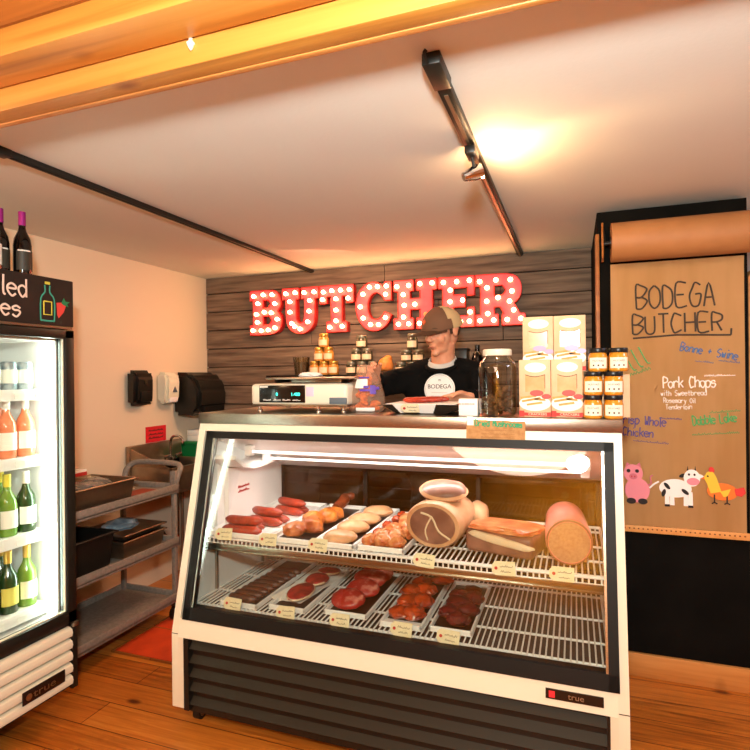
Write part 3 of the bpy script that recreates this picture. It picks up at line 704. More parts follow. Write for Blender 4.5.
# roast pork slab
pk = thing('pork_slab', 'rectangular roast pork slab with orange skin between ham and mortadella', 'pork', (-.27, 2.35, U))
mt_ = Matrix.Translation((-.275, 2.36, U + .052)) @ Matrix.Rotation(radians(-14), 4, 'Z')
bm = B(); box(bm, -.145, .145, -.10, .11, -.05, .04, .022, 3, mt_)
for v in bm.verts: v.co += V((0, 0, noise.noise(v.co * 14) * .008 if v.co.z > U + .03 else 0)); 
obj('meat_body', bm, M['hammeat'], pk)
bm = B(); blob(bm, (0, 0, 0), (.143, .112, .016), 0, 8, .1, 3, flat=False, sq=.75); bm.transform(mt_ @ Matrix.Translation((0, .005, .045)) @ Matrix.Rotation(-.08, 4, 'X')); obj('skin', bm, M['porkskin'], pk)
bm = B(); blob(bm, (0, 0, 0), (.140, .012, .017), 0, 9, .12, 3, flat=False, sq=.4); bm.transform(mt_ @ Matrix.Translation((.01, -.098, .012)) @ Matrix.Rotation(.12, 4, 'Y')); obj('fat_layer', bm, M['fat'], pk)
# mortadella
mo = thing('mortadella', 'big pink cased mortadella log with a speckled cut face at the right end', 'sausage', (-.03, 2.42, U))
d = V((-.06, 1, 0)).normalized(); qm = d.to_track_quat('Z', 'Y').to_matrix().to_4x4(); qm.translation = V((-.024, 2.235, U + .090))
bm = B(); oval(bm, [(0, .46), (.03, .455), (.065, .42), (.086, .33), (.0905, .15), (.0905, .01), (.084, .0), (.0, .002)], .96, .98, qm); obj('casing', bm, M['mortskin'], mo)
bm = B(); oval(bm, [(0, -.003), (.05, -.003), (.078, -.002), (.082, .004)], .96, .98, qm); obj('cut_face', bm, M['mortmeat'], mo)
bm = B(); oval(bm, [(.082, -.002), (.0885, -.001), (.0885, .006), (.082, .004)], .96, .98, qm); obj('casing_edge', bm, mat('dark casing edge', '#8f5a3c', .4, noise_s=30, bump=.02), mo)
bm = B(); blob(bm, qm @ V((0, 0, .47)), (.02, .03, .018), 0, 2, .3, 3, flat=False); obj('tied_end', bm, M['paper'], mo)
bm = B(); blob(bm, qm @ V((-.05, -.078, .15)), (.022, .06, .012), .1, 6, .1, 2, flat=False, tilt=(0, .55)); obj('casing_print', bm, M['redlabel'], mo)
# lower shelf
for i in range(9):
    y = 2.15 + i * .046; x0 = -1.5 + i * .004
    bm = B(); sausage(bm, (x0, y, Lz + .026), (x0 + .15, y - .012, Lz + .03), .021, .008)
    meat('brown_sausage', f'dark brown sausage in the left lower tray, {ORD(i)} from the glass', 'sausage', bm, M['brownsaus'], (x0 + .08, y, Lz + .008), 'brown sausages on the lower shelf')
bm = B(); rr = bmesh.ops.create_grid(bm, x_segments=14, y_segments=18, size=1)
for v in bm.verts: v.co = V((-1.20 + v.co.x * .082 + .03 * (v.co.y), 2.40 + v.co.y * .2, Lz + .016 + .008 * noise.noise(v.co * 3) + .016 * max(0, abs(v.co.x) - .75) * 4 * .5))
bmesh.ops.solidify(bm, geom=bm.faces[:], thickness=.002); o = obj('butcher_paper', bm, M['paper'], base=(-1.2, 2.4, Lz + .01)); tag(o, 'crumpled white butcher paper under the steaks in the second lower tray', 'paper')
for i, (x, y, dz, s) in enumerate([(-1.195, 2.275, .036, (.058, .105, .018)), (-1.185, 2.42, .042, (.055, .075, .017)), (-1.17, 2.53, .046, (.06, .04, .014))]):
    t = thing('beef_steak', f'round red steak on white paper in the second lower tray, {ORD(i)} from the glass', 'steak', (x, y, Lz + dz), 0, 'steaks on the white paper')
    bm = B(); blob(bm, (x, y, Lz + dz), s, .1, 70 + i, .12, 1.6); obj('lean', bm, M['steak'], t)
    bm = B(); lathe(bm, [(.96, -.4), (1.03, -.1), (1.0, .25), (.94, .1), (.96, -.4)], mtx=Matrix.Translation((x, y, Lz + dz)) @ Matrix.Rotation(.1, 4, 'Z') @ Matrix.Diagonal((*s, 1)), n=24)
    for v in bm.verts: v.co += V((noise.noise(v.co * 30), noise.noise(v.co * 30 + V((5, 5, 5))), 0)) * .006
    obj('fat_rim', bm, M['fat'], t)
for i, (x, y, dz) in enumerate([(-.955, 2.255, .04), (-.925, 2.37, .05), (-.925, 2.46, .06), (-.895, 2.55, .066), (-.935, 2.62, .058)]):
    t = thing('ribeye_steak', f'thick red steak in the middle lower tray, {ORD(i)} from the glass', 'steak', (x, y, Lz + dz), 0, 'thick red steaks on the lower shelf')
    bm = B(); blob(bm, (x, y, Lz + dz), (.078 if i != 3 else .055, .06, .025), .15 * i, 80 + i, .12, 1.8, tilt=(.35, 0)); obj('lean', bm, M['marb'], t)
GZ = [(-.70, 2.215, .03, (.05, .045, .026)), (-.64, 2.22, .032, (.05, .045, .028)), (-.69, 2.31, .036, (.06, .05, .03)), (-.63, 2.33, .04, (.05, .05, .03)), (-.70, 2.42, .042, (.06, .05, .03)), (-.645, 2.44, .05, (.05, .045, .028)), (-.685, 2.52, .046, (.05, .045, .028)), (-.60, 2.56, .055, (.04, .06, .016))]
for i, (x, y, dz, s) in enumerate(GZ):
    bm = B(); blob(bm, (x, y, Lz + dz), s, .7 * i, 90 + i, .28, 2)
    if i == 7: tube(bm, [(x, y, Lz + dz), (x + .005, y + .1, Lz + dz + .02)], [.016, .009], 8)
    meat('glazed_meat', f'glossy orange glazed piece in the fourth lower tray, {RANK(i, GZ)} from the glass', 'meat', bm, M['glaze'], (x, y, Lz + .01), 'glazed pieces in the fourth lower tray')
BK = [(-.455, 2.225, .03, (.05, .04, .026)), (-.505, 2.29, .028, (.045, .05, .024)), (-.43, 2.32, .032, (.04, .05, .026)), (-.48, 2.38, .034, (.06, .05, .026)), (-.43, 2.45, .034, (.045, .05, .026)), (-.495, 2.47, .03, (.045, .05, .024)), (-.45, 2.54, .03, (.045, .04, .022))]
for i, (x, y, dz, s) in enumerate(BK):
    bm = B(); blob(bm, (x, y, Lz + dz), s, .9 * i, 110 + i, .25, 2)
    meat('beef_chunk', f'dark red beef chunk in the rightmost lower tray, {RANK(i, BK)} from the glass', 'meat', bm, M['darkred'], (x, y, Lz + .01), 'beef chunks in the rightmost lower tray')

# price tags hung on the shelf fronts
tags = [(-1.515, 2.134, .83, 'in front of the leftmost sausage tray'), (-1.285, 2.134, .826, 'below the browned chicken'), (-1.04, 2.134, .825, 'below the pale chicken breasts'), (-.572, 2.134, .807, 'below the big ham'), (-.26, 2.134, .809, 'below the pork slab'), (-.05, 2.134, .811, 'below the mortadella'),
        (-1.426, 2.066, .548, 'by the dark brown sausages'), (-1.162, 2.066, .546, 'by the steaks on white paper'), (-.913, 2.066, .548, 'by the thick red steaks'), (-.649, 2.066, .551, 'by the orange glazed pieces'), (-.462, 2.066, .548, 'by the dark red chunks, rightmost on the lower shelf')]
def price_tag(x, y, z, label, w=.088, h=.052, tilt=0, lean=.25, group='price tags in the display case'):
    t = thing('price_tag', label, 'price tag', (x, y, z - h/2), 0, group)
    Mx = Matrix.Translation((x, y, z)) @ Matrix.Rotation(tilt, 4, 'Y') @ Matrix.Rotation(-lean, 4, 'X')
    bm = B(); quadprism(bm, [(-w/2 + .014, -h/2), (w/2, -h/2), (w/2, h/2), (-w/2 + .014, h/2), (-w/2, h/2 - .014), (-w/2, -h/2 + .014)], 'y', -.001, .001); bm.transform(Mx); obj('card', bm, M['tag'], t)
    bm = B(); cyl(bm, (-w/2 + .016, -.0022, 0), (-w/2 + .016, .0015, 0), .0062, 12); bm.transform(Mx); obj('eyelet', bm, M['redink'], t)
    bm = B(); f_ = Mx @ Matrix(((1, 0, 0, 0), (0, 0, -1, -.0012), (0, 1, 0, 0), (0, 0, 0, 1)))
    squiggle(bm, f_ @ Matrix.Translation((-w/2 + .03, .004, 0)), w * .55, .009, .0009, int(abs(x) * 997)); squiggle(bm, f_ @ Matrix.Translation((-w/2 + .034, -.014, 0)), w * .42, .008, .0008, int(abs(x) * 577))
    obj('handwriting', bm, M['ink'], t)
for i, (x, y, z, wh) in enumerate(tags): price_tag(x, y, z, 'cream price tag ' + wh, tilt=((i * 37) % 7 - 3) * .02)

# ================================================================== ON THE COUNTER
ZT = 1.377
# digital scale
s = thing('deli_scale', 'cream digital deli scale with a black display and steel pan on the counter', 'scale', (-1.24, 2.5, ZT))
x0, x1, y0, y1 = -1.50, -.985, 2.345, 2.70
bm = B(); box(bm, x0, x1, y0, y1, ZT + .032, ZT + .135, .018, 3); obj('housing', bm, mat('cream scale plastic', '#e6dfcb', .45, noise_s=30, bump=.02), s)
bm = B(); box(bm, x0 + .004, x1 - .004, y0 + .004, y1 - .004, ZT + .026, ZT + .038, .006); obj('base_plate', bm, M['steel'], s)
bm = B(); box(bm, x0 + .05, x0 + .30, y0 - .004, y0 + .01, ZT + .045, ZT + .128, .003); dp = obj('display_window', bm, mat('dark display glass', '#14100c', .15, noise_s=30, bump=.005), s)
bm = B(); fonttext(bm, '1.400', frame((x0 + .25, y0 - .0048, ZT + .078), (1, 0, 0), (0, 0, 1)), .022, .0008); fonttext(bm, '0', frame((x0 + .15, y0 - .0048, ZT + .078), (1, 0, 0), (0, 0, 1)), .022, .0008); obj('digits', bm, mat('teal digits', '#2fd0b8', .4, emit=2.5, ecol='#3fe0c8', noise_s=9), dp)
bm = B(); fr_ = frame((x0 + .075, y0 - .0048, ZT + .055), (1, 0, 0), (0, 0, 1))
for i in range(4): squiggle(bm, fr_ @ Matrix.Translation((.053 * i, 0, 0)), .042, .008, .0012, i)
box(bm, x0 + .055, x0 + .10, y0 - .0055, y0 - .003, ZT + .118, ZT + .125); obj('print', bm, M['paper'], dp)
bm = B(); box(bm, x0 + .305, x0 + .345, y0 - .0015, y0 + .004, ZT + .075, ZT + .12, .001); obj('sticker', bm, mat('lilac sticker', '#cfc6de', .5, noise_s=40, bump=.01), s)
bm = B(); box(bm, x1 - .09, x1 - .004, y0 - .003, y0 + .01, ZT + .04, ZT + .07, .003); obj('side_port', bm, mat('grey blue panel', '#5e6a74', .5, noise_s=40, bump=.01), s)
bm = B(); box(bm, x0 + .07, x1 + .03, y0 + .02, y1 - .01, ZT + .155, ZT + .166, .005); box(bm, x0 + .16, x1 - .08, y0 + .12, y1 - .12, ZT + .132, ZT + .157, .005); obj('weighing_pan', bm, M['steel'], s)
for x in (x0 + .035, x1 - .16, x1 - .03):
    for y in (y0 + .03, y1 - .04):
        bm = B(); lathe(bm, [(0, 0), (.014, 0), (.014, .008), (.007, .012), (.007, .03), (0, .03)], (x, y, ZT), 12); obj('foot', bm, M['chrome'], s)
o = B(); blob(o, (-1.26, 2.52, ZT + .176), (.06, .035, .016), .2, 4, .25, 3); o = obj('crumpled_wrap', o, M['paper'], base=(-1.26, 2.52, ZT + .167)); tag(o, 'small crumpled white wrap lying on the scale pan', 'wrap')
# bag of snacks
bg = thing('snack_bag', 'clear plastic bag of orange snacks with a purple and white print, held at its top', 'bag', (-.925, 2.45, ZT))
bm = B(); n = 20; rings = []
prof = [(0, .078, .05), (.01, .088, .058), (.05, .09, .06), (.09, .083, .055), (.14, .07, .042), (.18, .05, .03), (.205, .035, .02), (.222, .045, .014)]
for zz, rx, ry in prof:
    rings.append([bm.verts.new(V((-.928 + rx * cos(2*pi*i/n) * (1 + .1 * noise.noise(V((i, zz * 30, 2)))) , 2.45 + ry * sin(2*pi*i/n) * (1 + .15 * noise.noise(V((i * 1.3, zz * 40, 5)))), ZT + zz))) for i in range(n)])
for p, q2 in zip(rings, rings[1:]):
    for i in range(n): bm.faces.new((p[i], p[(i+1) % n], q2[(i+1) % n], q2[i]))
bm.faces.new(rings[0])
m_ = glassmat('bag film', '#fbf0e8', 1.5, 1.6, .12)
nt = m_.node_tree; mo2 = [n for n in nt.nodes if n.type == 'OUTPUT_MATERIAL'][0]; src = mo2.inputs[0].links[0].from_socket
df = nt.nodes.new('ShaderNodeBsdfTranslucent'); df.inputs[0].default_value = hx('#f0d8c4'); df2 = nt.nodes.new('ShaderNodeBsdfDiffuse'); df2.inputs[0].default_value = hx('#ecd0b8')
a1 = nt.nodes.new('ShaderNodeMixShader'); nt.links.new(df.outputs[0], a1.inputs[1]); nt.links.new(df2.outputs[0], a1.inputs[2])
a2 = nt.nodes.new('ShaderNodeMixShader'); a2.inputs[0].default_value = .26; nt.links.new(src, a2.inputs[1]); nt.links.new(a1.outputs[0], a2.inputs[2]); nt.links.new(a2.outputs[0], mo2.inputs[0])
obj('film', bm, m_, bg)
M['snack'] = mat('orange snacks', '#f0873c', .5, noise_s=24, col2='#dd6a26', bump=.1)
bm = B(); rnd = random.Random(3)
for i in range(46):
    h_ = rnd.random() ** 1.5 * .15; k = 1 - h_ / .3
    a_ = rnd.uniform(0, 6.3); r_ = rnd.uniform(.2, .8)
    blob(bm, (-.928 + cos(a_) * r_ * .075 * k, 2.45 + sin(a_) * r_ * .045 * k, ZT + .016 + h_), (.017, .012, .012), a_, i, .3, 2, sub=2, flat=False)
o = obj('snack_pieces', bm, M['snack'], bg); o['kind'] = 'stuff'
bm = B()
def bagpatch(bm, u0, u1, z0, z1, off):
    N = 8; g = []
    for j in range(5):
        zz = z0 + (z1 - z0) * j / 4
        for q in range(len(prof) - 1):
            if prof[q][0] <= zz <= prof[q+1][0]: break
        f_ = (zz - prof[q][0]) / (prof[q+1][0] - prof[q][0]); rx = prof[q][1] + f_ * (prof[q+1][1] - prof[q][1]); ry = prof[q][2] + f_ * (prof[q+1][2] - prof[q][2])
        g.append([bm.verts.new(V((-.928 + (rx + off) * cos(t_), 2.45 + (ry + off) * 1.08 * sin(t_), ZT + zz))) for t_ in [radians(u0 + (u1 - u0) * i / N) for i in range(N + 1)]])
    for p, q2 in zip(g, g[1:]):
        for i in range(N): bm.faces.new((p[i], p[i+1], q2[i+1], q2[i]))
bagpatch(bm, 240, 288, .112, .155, .004); obj('white_print', bm, M['paper'], bg)
bm = B(); bagpatch(bm, 262, 304, .098, .108, .006); bagpatch(bm, 250, 296, .158, .165, .006); bagpatch(bm, 296, 316, .085, .125, .006); bagpatch(bm, 312, 332, .105, .118, .006); bagpatch(bm, 274, 292, .112, .124, .006); obj('purple_print', bm, mat('purple print', '#5a3fa8', .5, noise_s=60, bump=.01), bg)
bm = B(); bagpatch(bm, 250, 310, .004, .022, .003); obj('base_print', bm, M['paper'], bg)
# flared tray with paper and sausages
tr = thing('counter_tray', 'dark flared steel tray lined with white paper on the counter before the man', 'tray', (-.61, 2.40, ZT))
bm = B()
def ringloop(bm, x0, x1, y0, y1, z): return [bm.verts.new(V(p)) for p in ((x0, y0, z), (x1, y0, z), (x1, y1, z), (x0, y1, z))]
A_ = ringloop(bm, -.74, -.52, 2.33, 2.50, ZT + .001); Bq = ringloop(bm, -.80, -.43, 2.30, 2.56, ZT + .040); C_ = ringloop(bm, -.79, -.44, 2.305, 2.55, ZT + .042); D_ = ringloop(bm, -.735, -.525, 2.335, 2.495, ZT + .006)
for p, q2 in ((A_, Bq), (Bq, C_), (C_, D_)):
    for i in range(4): bm.faces.new((p[i], p[(i+1) % 4], q2[(i+1) % 4], q2[i]))
bm.faces.new(A_); bm.faces.new(D_); obj('tray_body', bm, mat('dark steel tray', '#3b332c', .35, .7, noise_s=30, bump=.02), tr)
bm = B(); hexa(bm, [(-.752, 2.296, ZT + .044), (-.555, 2.296, ZT + .044), (-.575, 2.326, ZT + .004), (-.722, 2.326, ZT + .004), (-.752, 2.298, ZT + .045), (-.555, 2.298, ZT + .045), (-.575, 2.328, ZT + .004), (-.722, 2.328, ZT + .004)])
hexa(bm, [(-.782, 2.298, ZT + .044), (-.47, 2.298, ZT + .044), (-.47, 2.53, ZT + .044), (-.782, 2.53, ZT + .044), (-.782, 2.298, ZT + .046), (-.47, 2.298, ZT + .046), (-.47, 2.53, ZT + .046), (-.782, 2.53, ZT + .046)])
obj('paper_lining', bm, M['paper'], tr)
for i in range(4):
    bm = B(); sausage(bm, (-.725 + i * .022, 2.375 + i * .035, ZT + .0595), (-.60 + i * .022, 2.365 + i * .035, ZT + .0595), .0125, .006)
    meat('counter_sausage', f'orange-red sausage on the papered tray before the man, {ORD(i)} from the camera side', 'sausage', bm, M['sausage'], (-.66, 2.37 + i * .035, ZT + .047), 'sausages on the counter tray')
price_tag(-.668, 2.288, ZT + .028, 'cream tag propped against the front of the counter tray', .082, .042, 0, -.5, None)
# small white box with red print
bx = thing('small_box', 'small white card box with red print left of the mushroom jar', 'box', (-.412, 2.30, ZT))
bm = B(); box(bm, -.452, -.374, 2.27, 2.33, ZT, ZT + .07, .002); obj('carton', bm, M['paper'], bx)
bm = B()
for x in (-.435, -.402): fonttext(bm, 'RED' if 0 else '===', frame((x, 2.2693, ZT + .042), (1, 0, 0), (0, 0, 1)), .02, .0008)
obj('red_print', bm, M['redink'], bx)
# big jar of dried mushrooms
j = thing('mushroom_jar', 'large clear glass jar of dried mushrooms with a white lid on the counter', 'jar', (-.294, 2.285, ZT))
c_ = (-.294, 2.285, ZT)
bm = B(); lathe(bm, [(0, .003), (.066, .003), (.074, .012), (.0755, .03), (.0755, .195), (.07, .22), (.056, .236), (.052, .242), (.052, .254)], c_, 32); obj('glass', bm, M['jarglass'], j)
bm = B(); lathe(bm, [(.0757, .02), (.0775, .03), (.0775, .19), (.0757, .2)], c_, 12); bm.free()
bm = B(); lathe(bm, [(0, .246), (.056, .246), (.058, .25), (.058, .268), (.054, .272), (0, .272)], c_, 32); obj('lid', bm, M['white'], j)
M['shroom'] = mat('dried mushrooms', '#3f2c1a', .8, noise_s=30, col2='#705234', bump=.3)
bm = B(); rnd = random.Random(5)
for i in range(90):
    a_ = rnd.uniform(0, 6.3); r_ = .06 * rnd.random() ** .5; h_ = .014 + .085 * rnd.random() * (1 + .25 * cos(a_))
    blob(bm, (c_[0] + r_ * cos(a_), c_[1] + r_ * sin(a_), ZT + h_), (.015, .012, .008), a_, i, .45, 2.5, sub=2, flat=False, tilt=(a_, a_ * 2))
o = obj('dried_mushrooms', bm, M['shroom'], j); o['kind'] = 'stuff'
# cardboard sign hung on the counter edge
sg = thing('mushroom_sign', 'brown cardboard sign with green lettering hung on the counter front edge', 'sign', (-.292, 2.19, 1.325))
bm = B(); quadprism(bm, [(-.409, 1.281), (-.181, 1.279), (-.178, 1.364), (-.407, 1.368)], 'y', 2.199, 2.203); obj('board', bm, M['card'], sg)
bm = B(); strokes(bm, 'Dried Mushrooms', frame((-.372, 2.1985, 1.343), (1, 0, -.02), (0, 0, 1)), .0235, .0021, .40, .14, 2); obj('lettering', bm, mat('green marker', '#1f9a6a', .6, noise_s=60, bump=.01), sg)
bm = B(); quadprism(bm, [(-.405, 1.345), (-.378, 1.345), (-.380, 1.38), (-.405, 1.382)], 'y', 2.1975, 2.199); obj('white_label', bm, M['paper'], sg)
bm = B()
for k in range(3): squiggle(bm, frame((-.35, 2.1985, 1.325 - .014 * k), (1, 0, 0), (0, 0, 1)), .13, .006, .0008, k)
obj('small_writing', bm, mat('tan pencil', '#9a6f40', .7, noise_s=60, bump=.01), sg)
# cracker boxes
ct = thing('carton', 'plain cardboard carton behind the front cracker boxes, holding up the back ones', 'box', (-.08, 2.40, ZT))
bm = B(); box(bm, -.205, .05, 2.335, 2.45, ZT, ZT + .178, .003); obj('carton_body', bm, M['card'], ct)
bm = B(); box(bm, -.205, .05, 2.385, 2.40, ZT + .178, ZT + .1788); obj('tape', bm, M['fat'], ct)
M['crbox'] = mat('cream cracker box', '#cfa880', .5, noise_s=9, col2='#d8b894', bump=.01)
M['crack'] = mat('cracker beige', '#d9a860', .6, noise_s=30, col2='#c08a44', bump=.05)
M['winfilm'] = mat('window film', '#cbab7c', .2, noise_s=14, col2='#b98f5c', bump=.02, coat=.8)
def cracker(x0, x1, y, z, label, oval):
    h = .226; w = x1 - x0
    t = thing('cracker_box', label, 'cracker box', ((x0+x1)/2, y + .03, z), 0, 'cracker boxes on the counter')
    bm = B(); box(bm, x0, x1, y, y + .06, z, z + h, .002); obj('carton', bm, M['crbox'], t)
    def P2(u, v): return (x0 + u * w, z + v * h)
    bm = B(); quadprism(bm, [P2(*p) for p in [(.2, .44), (.82, .44), (.82, .74)] + [(.82 - .62 * i / 10, .74 - .035 * sin(pi * i / 10)) for i in range(1, 10)] + [(.2, .74)]], 'y', y - .0008, y + .002); obj('window', bm, M['winfilm'], t)
    bm = B(); tube(bm, [V((p[0], y - .001, p[1])) for p in [P2(.2 + .62 * i / 10, .74 - .035 * sin(pi * i / 10)) for i in range(11)]], .0012, 5)
    tube(bm, [V((*[P2(.82, .74)[0]], y - .001, P2(.82, .74)[1])), V((P2(.82, .5)[0], y - .001, P2(.82, .5)[1]))], .001, 5); obj('window_edge', bm, M['hair'], t)
    bm = B(); quadprism(bm, [P2(.52 + .34 * cos(2*pi*i/20), .865 + .085 * sin(2*pi*i/20)) for i in range(20)], 'y', y - .0006, y + .002); obj('brand_oval', bm, M['paper'], t); bm = B()
    quadprism(bm, [P2(.5 + .5 * cos(2*pi*i/24), .24 + .13 * sin(2*pi*i/24)) for i in range(24)], 'y', y - .0007, y + .002); obj('white_print', bm, M['paper'], t)
    bm = B()
    for i, (u, v, l, a_) in enumerate(((.05, .32, .5, .12), (.1, .26, .6, .18), (.25, .20, .5, .15), (.5, .30, .35, -.1))):
        p = P2(u, v); quadprism(bm, [(p[0], p[1]), (p[0] + l * w, p[1] + l * w * a_), (p[0] + l * w - .004, p[1] + l * w * a_ + .008), (p[0] - .002, p[1] + .008)], 'y', y - .0014, y)
    obj('cracker_picture', bm, M['crack'], t)
    bm = B(); quadprism(bm, [P2(.56 + .22 * cos(2*pi*i/16), .42 + .055 * sin(2*pi*i/16)) for i in range(16)], 'y', y - .002, y)
    quadprism(bm, [P2(.86 + .15 * cos(2*pi*i/16), .36 + .045 * sin(2*pi*i/16)) for i in range(16)], 'y', y - .002, y); obj('oval_badge', bm, oval, t)
    bm = B(); quadprism(bm, [P2(0, .03), P2(1, .01), P2(1, .09)] + [P2(1 - i / 10, .09 - .012 * sin(pi * i / 10)) for i in range(1, 10)] + [P2(0, .10)], 'y', y - .0009, y + .001); quadprism(bm, [P2(0, .01), P2(.16, .01), P2(.16, .115), P2(0, .115)], 'y', y - .0012, y + .001); obj('red_band', bm, M['redink'], t)
    bm = B(); fonttext(bm, 'CRACKERS', frame((x0 + .58 * w, y - .0014, z + .036 * h), (1, 0, 0), (0, 0, 1)), .0125, .0008, sx=1.15); obj('lettering', bm, mat('gold lettering', '#f0e0c0', .5, noise_s=60, bump=.01), t)
M['ovred'] = mat('red badge', '#d8443c', .5, noise_s=60, bump=.01); M['ovpink'] = mat('mauve badge', '#c99ac0', .5, noise_s=60, bump=.01); M['ovlil'] = mat('lilac badge', '#bfaed6', .5, noise_s=60, bump=.01)
cracker(-.2055, -.086, 2.25, ZT, 'cream cracker box with red badge, front row, next to the mushroom jar', M['ovred'])
cracker(-.0845, .0305, 2.252, ZT, 'cream cracker box with red badge, front row, next to the mustard jars', M['ovred'])
cracker(-.199, -.0785, 2.36, ZT + .1795, 'cream cracker box with mauve badge, raised at the back on the left', M['ovpink'])
cracker(-.077, .0455, 2.362, ZT + .1795, 'cream cracker box with lilac badge, raised at the back on the right', M['ovlil'])
# mustard jars
mj = thing('mustard_jar', 'golden mustard jar with black lid, bottom tier, beside the cracker boxes', 'jar', (.066, 2.245, ZT), 0, 'mustard jars stacked on the counter')
bm = B(); lathe(bm, [(0, 0), (.031, 0), (.0345, .005), (.0345, .055), (.031, .066), (.029, .071), (0, .071)], n=24); obj('filled_glass', bm, M['mustard'], mj, world=False)
bm = B(); lathe(bm, [(0, .071), (.0325, .071), (.0335, .074), (.0335, .085), (.032, .088), (0, .088)], n=24); obj('lid', bm, M['lidblack'], mj, world=False)
bm = B(); g = []
for zz in (.012, .052): g.append([bm.verts.new(V((.0350 * sin(t_), -.0350 * cos(t_), zz))) for t_ in [radians(-58 + 116 * i / 12) for i in range(13)]])
for i in range(12): bm.faces.new((g[0][i], g[0][i+1], g[1][i+1], g[1][i]))
obj('paper_label', bm, mat('pale jar label', '#ece0cc', .6, noise_s=60, bump=.01), mj, world=False)
bm = B(); fonttext(bm, 'MUSTARD', frame((0, -.0358, .037), (1, 0, 0), (0, 0, 1)), .0088, .0006, sx=1)
for v in bm.verts: v.co.y = -math.sqrt(max(0, .0356 ** 2 - v.co.x ** 2)) + (v.co.y + .0358)
for k in (-.016, 0, .016): lathe(bm, [(0, -.0004), (.0035, 0), (0, .0004)], n=10, mtx=Matrix.Translation((k, -math.sqrt(.0358**2 - k*k), .023)) @ Matrix.Rotation(radians(90), 4, 'X'))
obj('label_print', bm, M['ink'], mj, world=False)
for (x, y, z, l) in ((.138, 2.247, ZT, 'golden mustard jar with black lid, bottom tier, at the counter\'s right end'), (.068, 2.245, ZT + .0885, 'golden mustard jar with black lid, middle tier, left one'), (.1385, 2.245, ZT + .0885, 'golden mustard jar with black lid, middle tier, right one'),
                     (.086, 2.262, ZT + .177, 'golden mustard jar with black lid, top tier, left one'), (.1575, 2.264, ZT + .177, 'golden mustard jar with black lid, top tier, right one')):
    dup(mj, (x, y, z), 0, l)
o = B(); box(o, .10, .200, 2.30, 2.40, ZT, ZT + .165, .003); o = obj('white_carton', o, M['crbox'], base=(.15, 2.35, ZT)); tag(o, 'tall cream carton standing behind the mustard jars at the counter end', 'box')

# ================================================================== THE MAN BEHIND THE COUNTER
man = thing('person', 'man in a brown and tan cap and black sweatshirt standing behind the counter, looking down', 'person', (-.68, 3.0, 0))
PX, PY = -.695, 3.065
neckb = V((PX + .005, PY - .005, 1.555))
J = dict(pel=V((PX, PY + .01, .98)), sp=V((PX, PY + .005, 1.18)), ch=V((PX, PY - .005, 1.38)), nb=V((PX, PY, 1.565)), nt=V((PX - .004, PY - .02, 1.665)),
         sR=V((PX - .195, PY, 1.535)), eR=V((PX - .35, PY - .26, 1.475)), wR=V((PX - .235, PY - .462, 1.53)),
         sL=V((PX + .195, PY, 1.535)), eL=V((PX + .295, PY - .23, 1.40)), wL=V((PX + .225, PY - .43, 1.443)),
         hR=V((PX - .10, PY + .01, .93)), kR=V((PX - .11, PY - .03, .52)), aR=V((PX - .115, PY + .01, .10)),
         hL=V((PX + .10, PY + .01, .93)), kL=V((PX + .11, PY - .03, .52)), aL=V((PX + .115, PY + .01, .10)))
names = list(J); idx = {n: i for i, n in enumerate(names)}
E_ = [('pel', 'sp'), ('sp', 'ch'), ('ch', 'nb'), ('nb', 'nt'), ('ch', 'sR'), ('sR', 'eR'), ('eR', 'wR'), ('ch', 'sL'), ('sL', 'eL'), ('eL', 'wL'), ('pel', 'hR'), ('hR', 'kR'), ('kR', 'aR'), ('pel', 'hL'), ('hL', 'kL'), ('kL', 'aL')]
RB = dict(pel=.13, sp=.125, ch=.132, nb=.072, nt=.06, sR=.055, eR=.042, wR=.031, sL=.055, eL=.042, wL=.031, hR=.10, kR=.06, aR=.042, hL=.10, kL=.06, aL=.042)
body = skin([J[n] for n in names], [(idx[a_], idx[b_]) for a_, b_ in E_], [RB[n] for n in names], 2)
# feet
for s_ in (-1, 1): blob(body, (PX + s_ * .12, PY - .05, .05), (.045, .13, .045), 0, 3, .05, 1)
# hands: palm and five bent fingers each
def hand(bm, wrist, palm_dir, across, curl_n, L=.185, curl=.6, thumb_side=1):
    f_ = V(palm_dir).normalized(); a_ = V(across); a_ = (a_ - f_ * a_.dot(f_)).normalized(); n_ = V(curl_n); n_ = (n_ - f_ * n_.dot(f_) - a_ * n_.dot(a_)).normalized()
    W_ = V(wrist); pl = L * .5
    for t_ in (-.5, -.17, .17, .5):   # palm
        tube(bm, [W_ - f_ * .01, W_ + f_ * pl * .5 + a_ * t_ * .05, W_ + f_ * pl + a_ * t_ * .062], [.017, .0155, .0125], 10)
    for t_, ln in ((-.5, .066), (-.17, .08), (.17, .086), (.5, .076)):
        t2 = t_ * thumb_side; p = W_ + f_ * pl + a_ * t2 * .062; pts = [p - f_ * .02]; d_ = f_.copy(); ang = 0
        for sg_ in (.45, .32, .23):
            pts.append(pts[-1] + d_ * (ln * sg_ + (.02 if len(pts) == 1 else 0))); ang += curl; d_ = f_ * cos(ang) + n_ * sin(ang)
        tube(bm, pts, [.0098, .0092, .0085, .007], 10); blob(bm, pts[-1], (.007, .007, .007), 0, 1, 0, 1, 1, False)
    b_ = a_ * thumb_side
    pts = [W_ + f_ * .02 + b_ * .015, W_ + f_ * .05 + b_ * .045 + n_ * .008, W_ + f_ * .078 + b_ * .056 + n_ * .02, W_ + f_ * .098 + b_ * .052 + n_ * .032]
    tube(bm, pts, [.016, .0125, .0105, .008], 10); blob(bm, pts[-1], (.008, .008, .008), 0, 1, 0, 1, 1, False)
hand(body, J['wR'], (.02, -.85, .34), (.3, .2, .9), (.9, -.1, -.2), curl=.75)
hand(body, J['wL'], (-.86, -.42, -.16), (.25, -.55, .7), (-.1, -.5, -.8), L=.19, curl=.42, thumb_side=1)
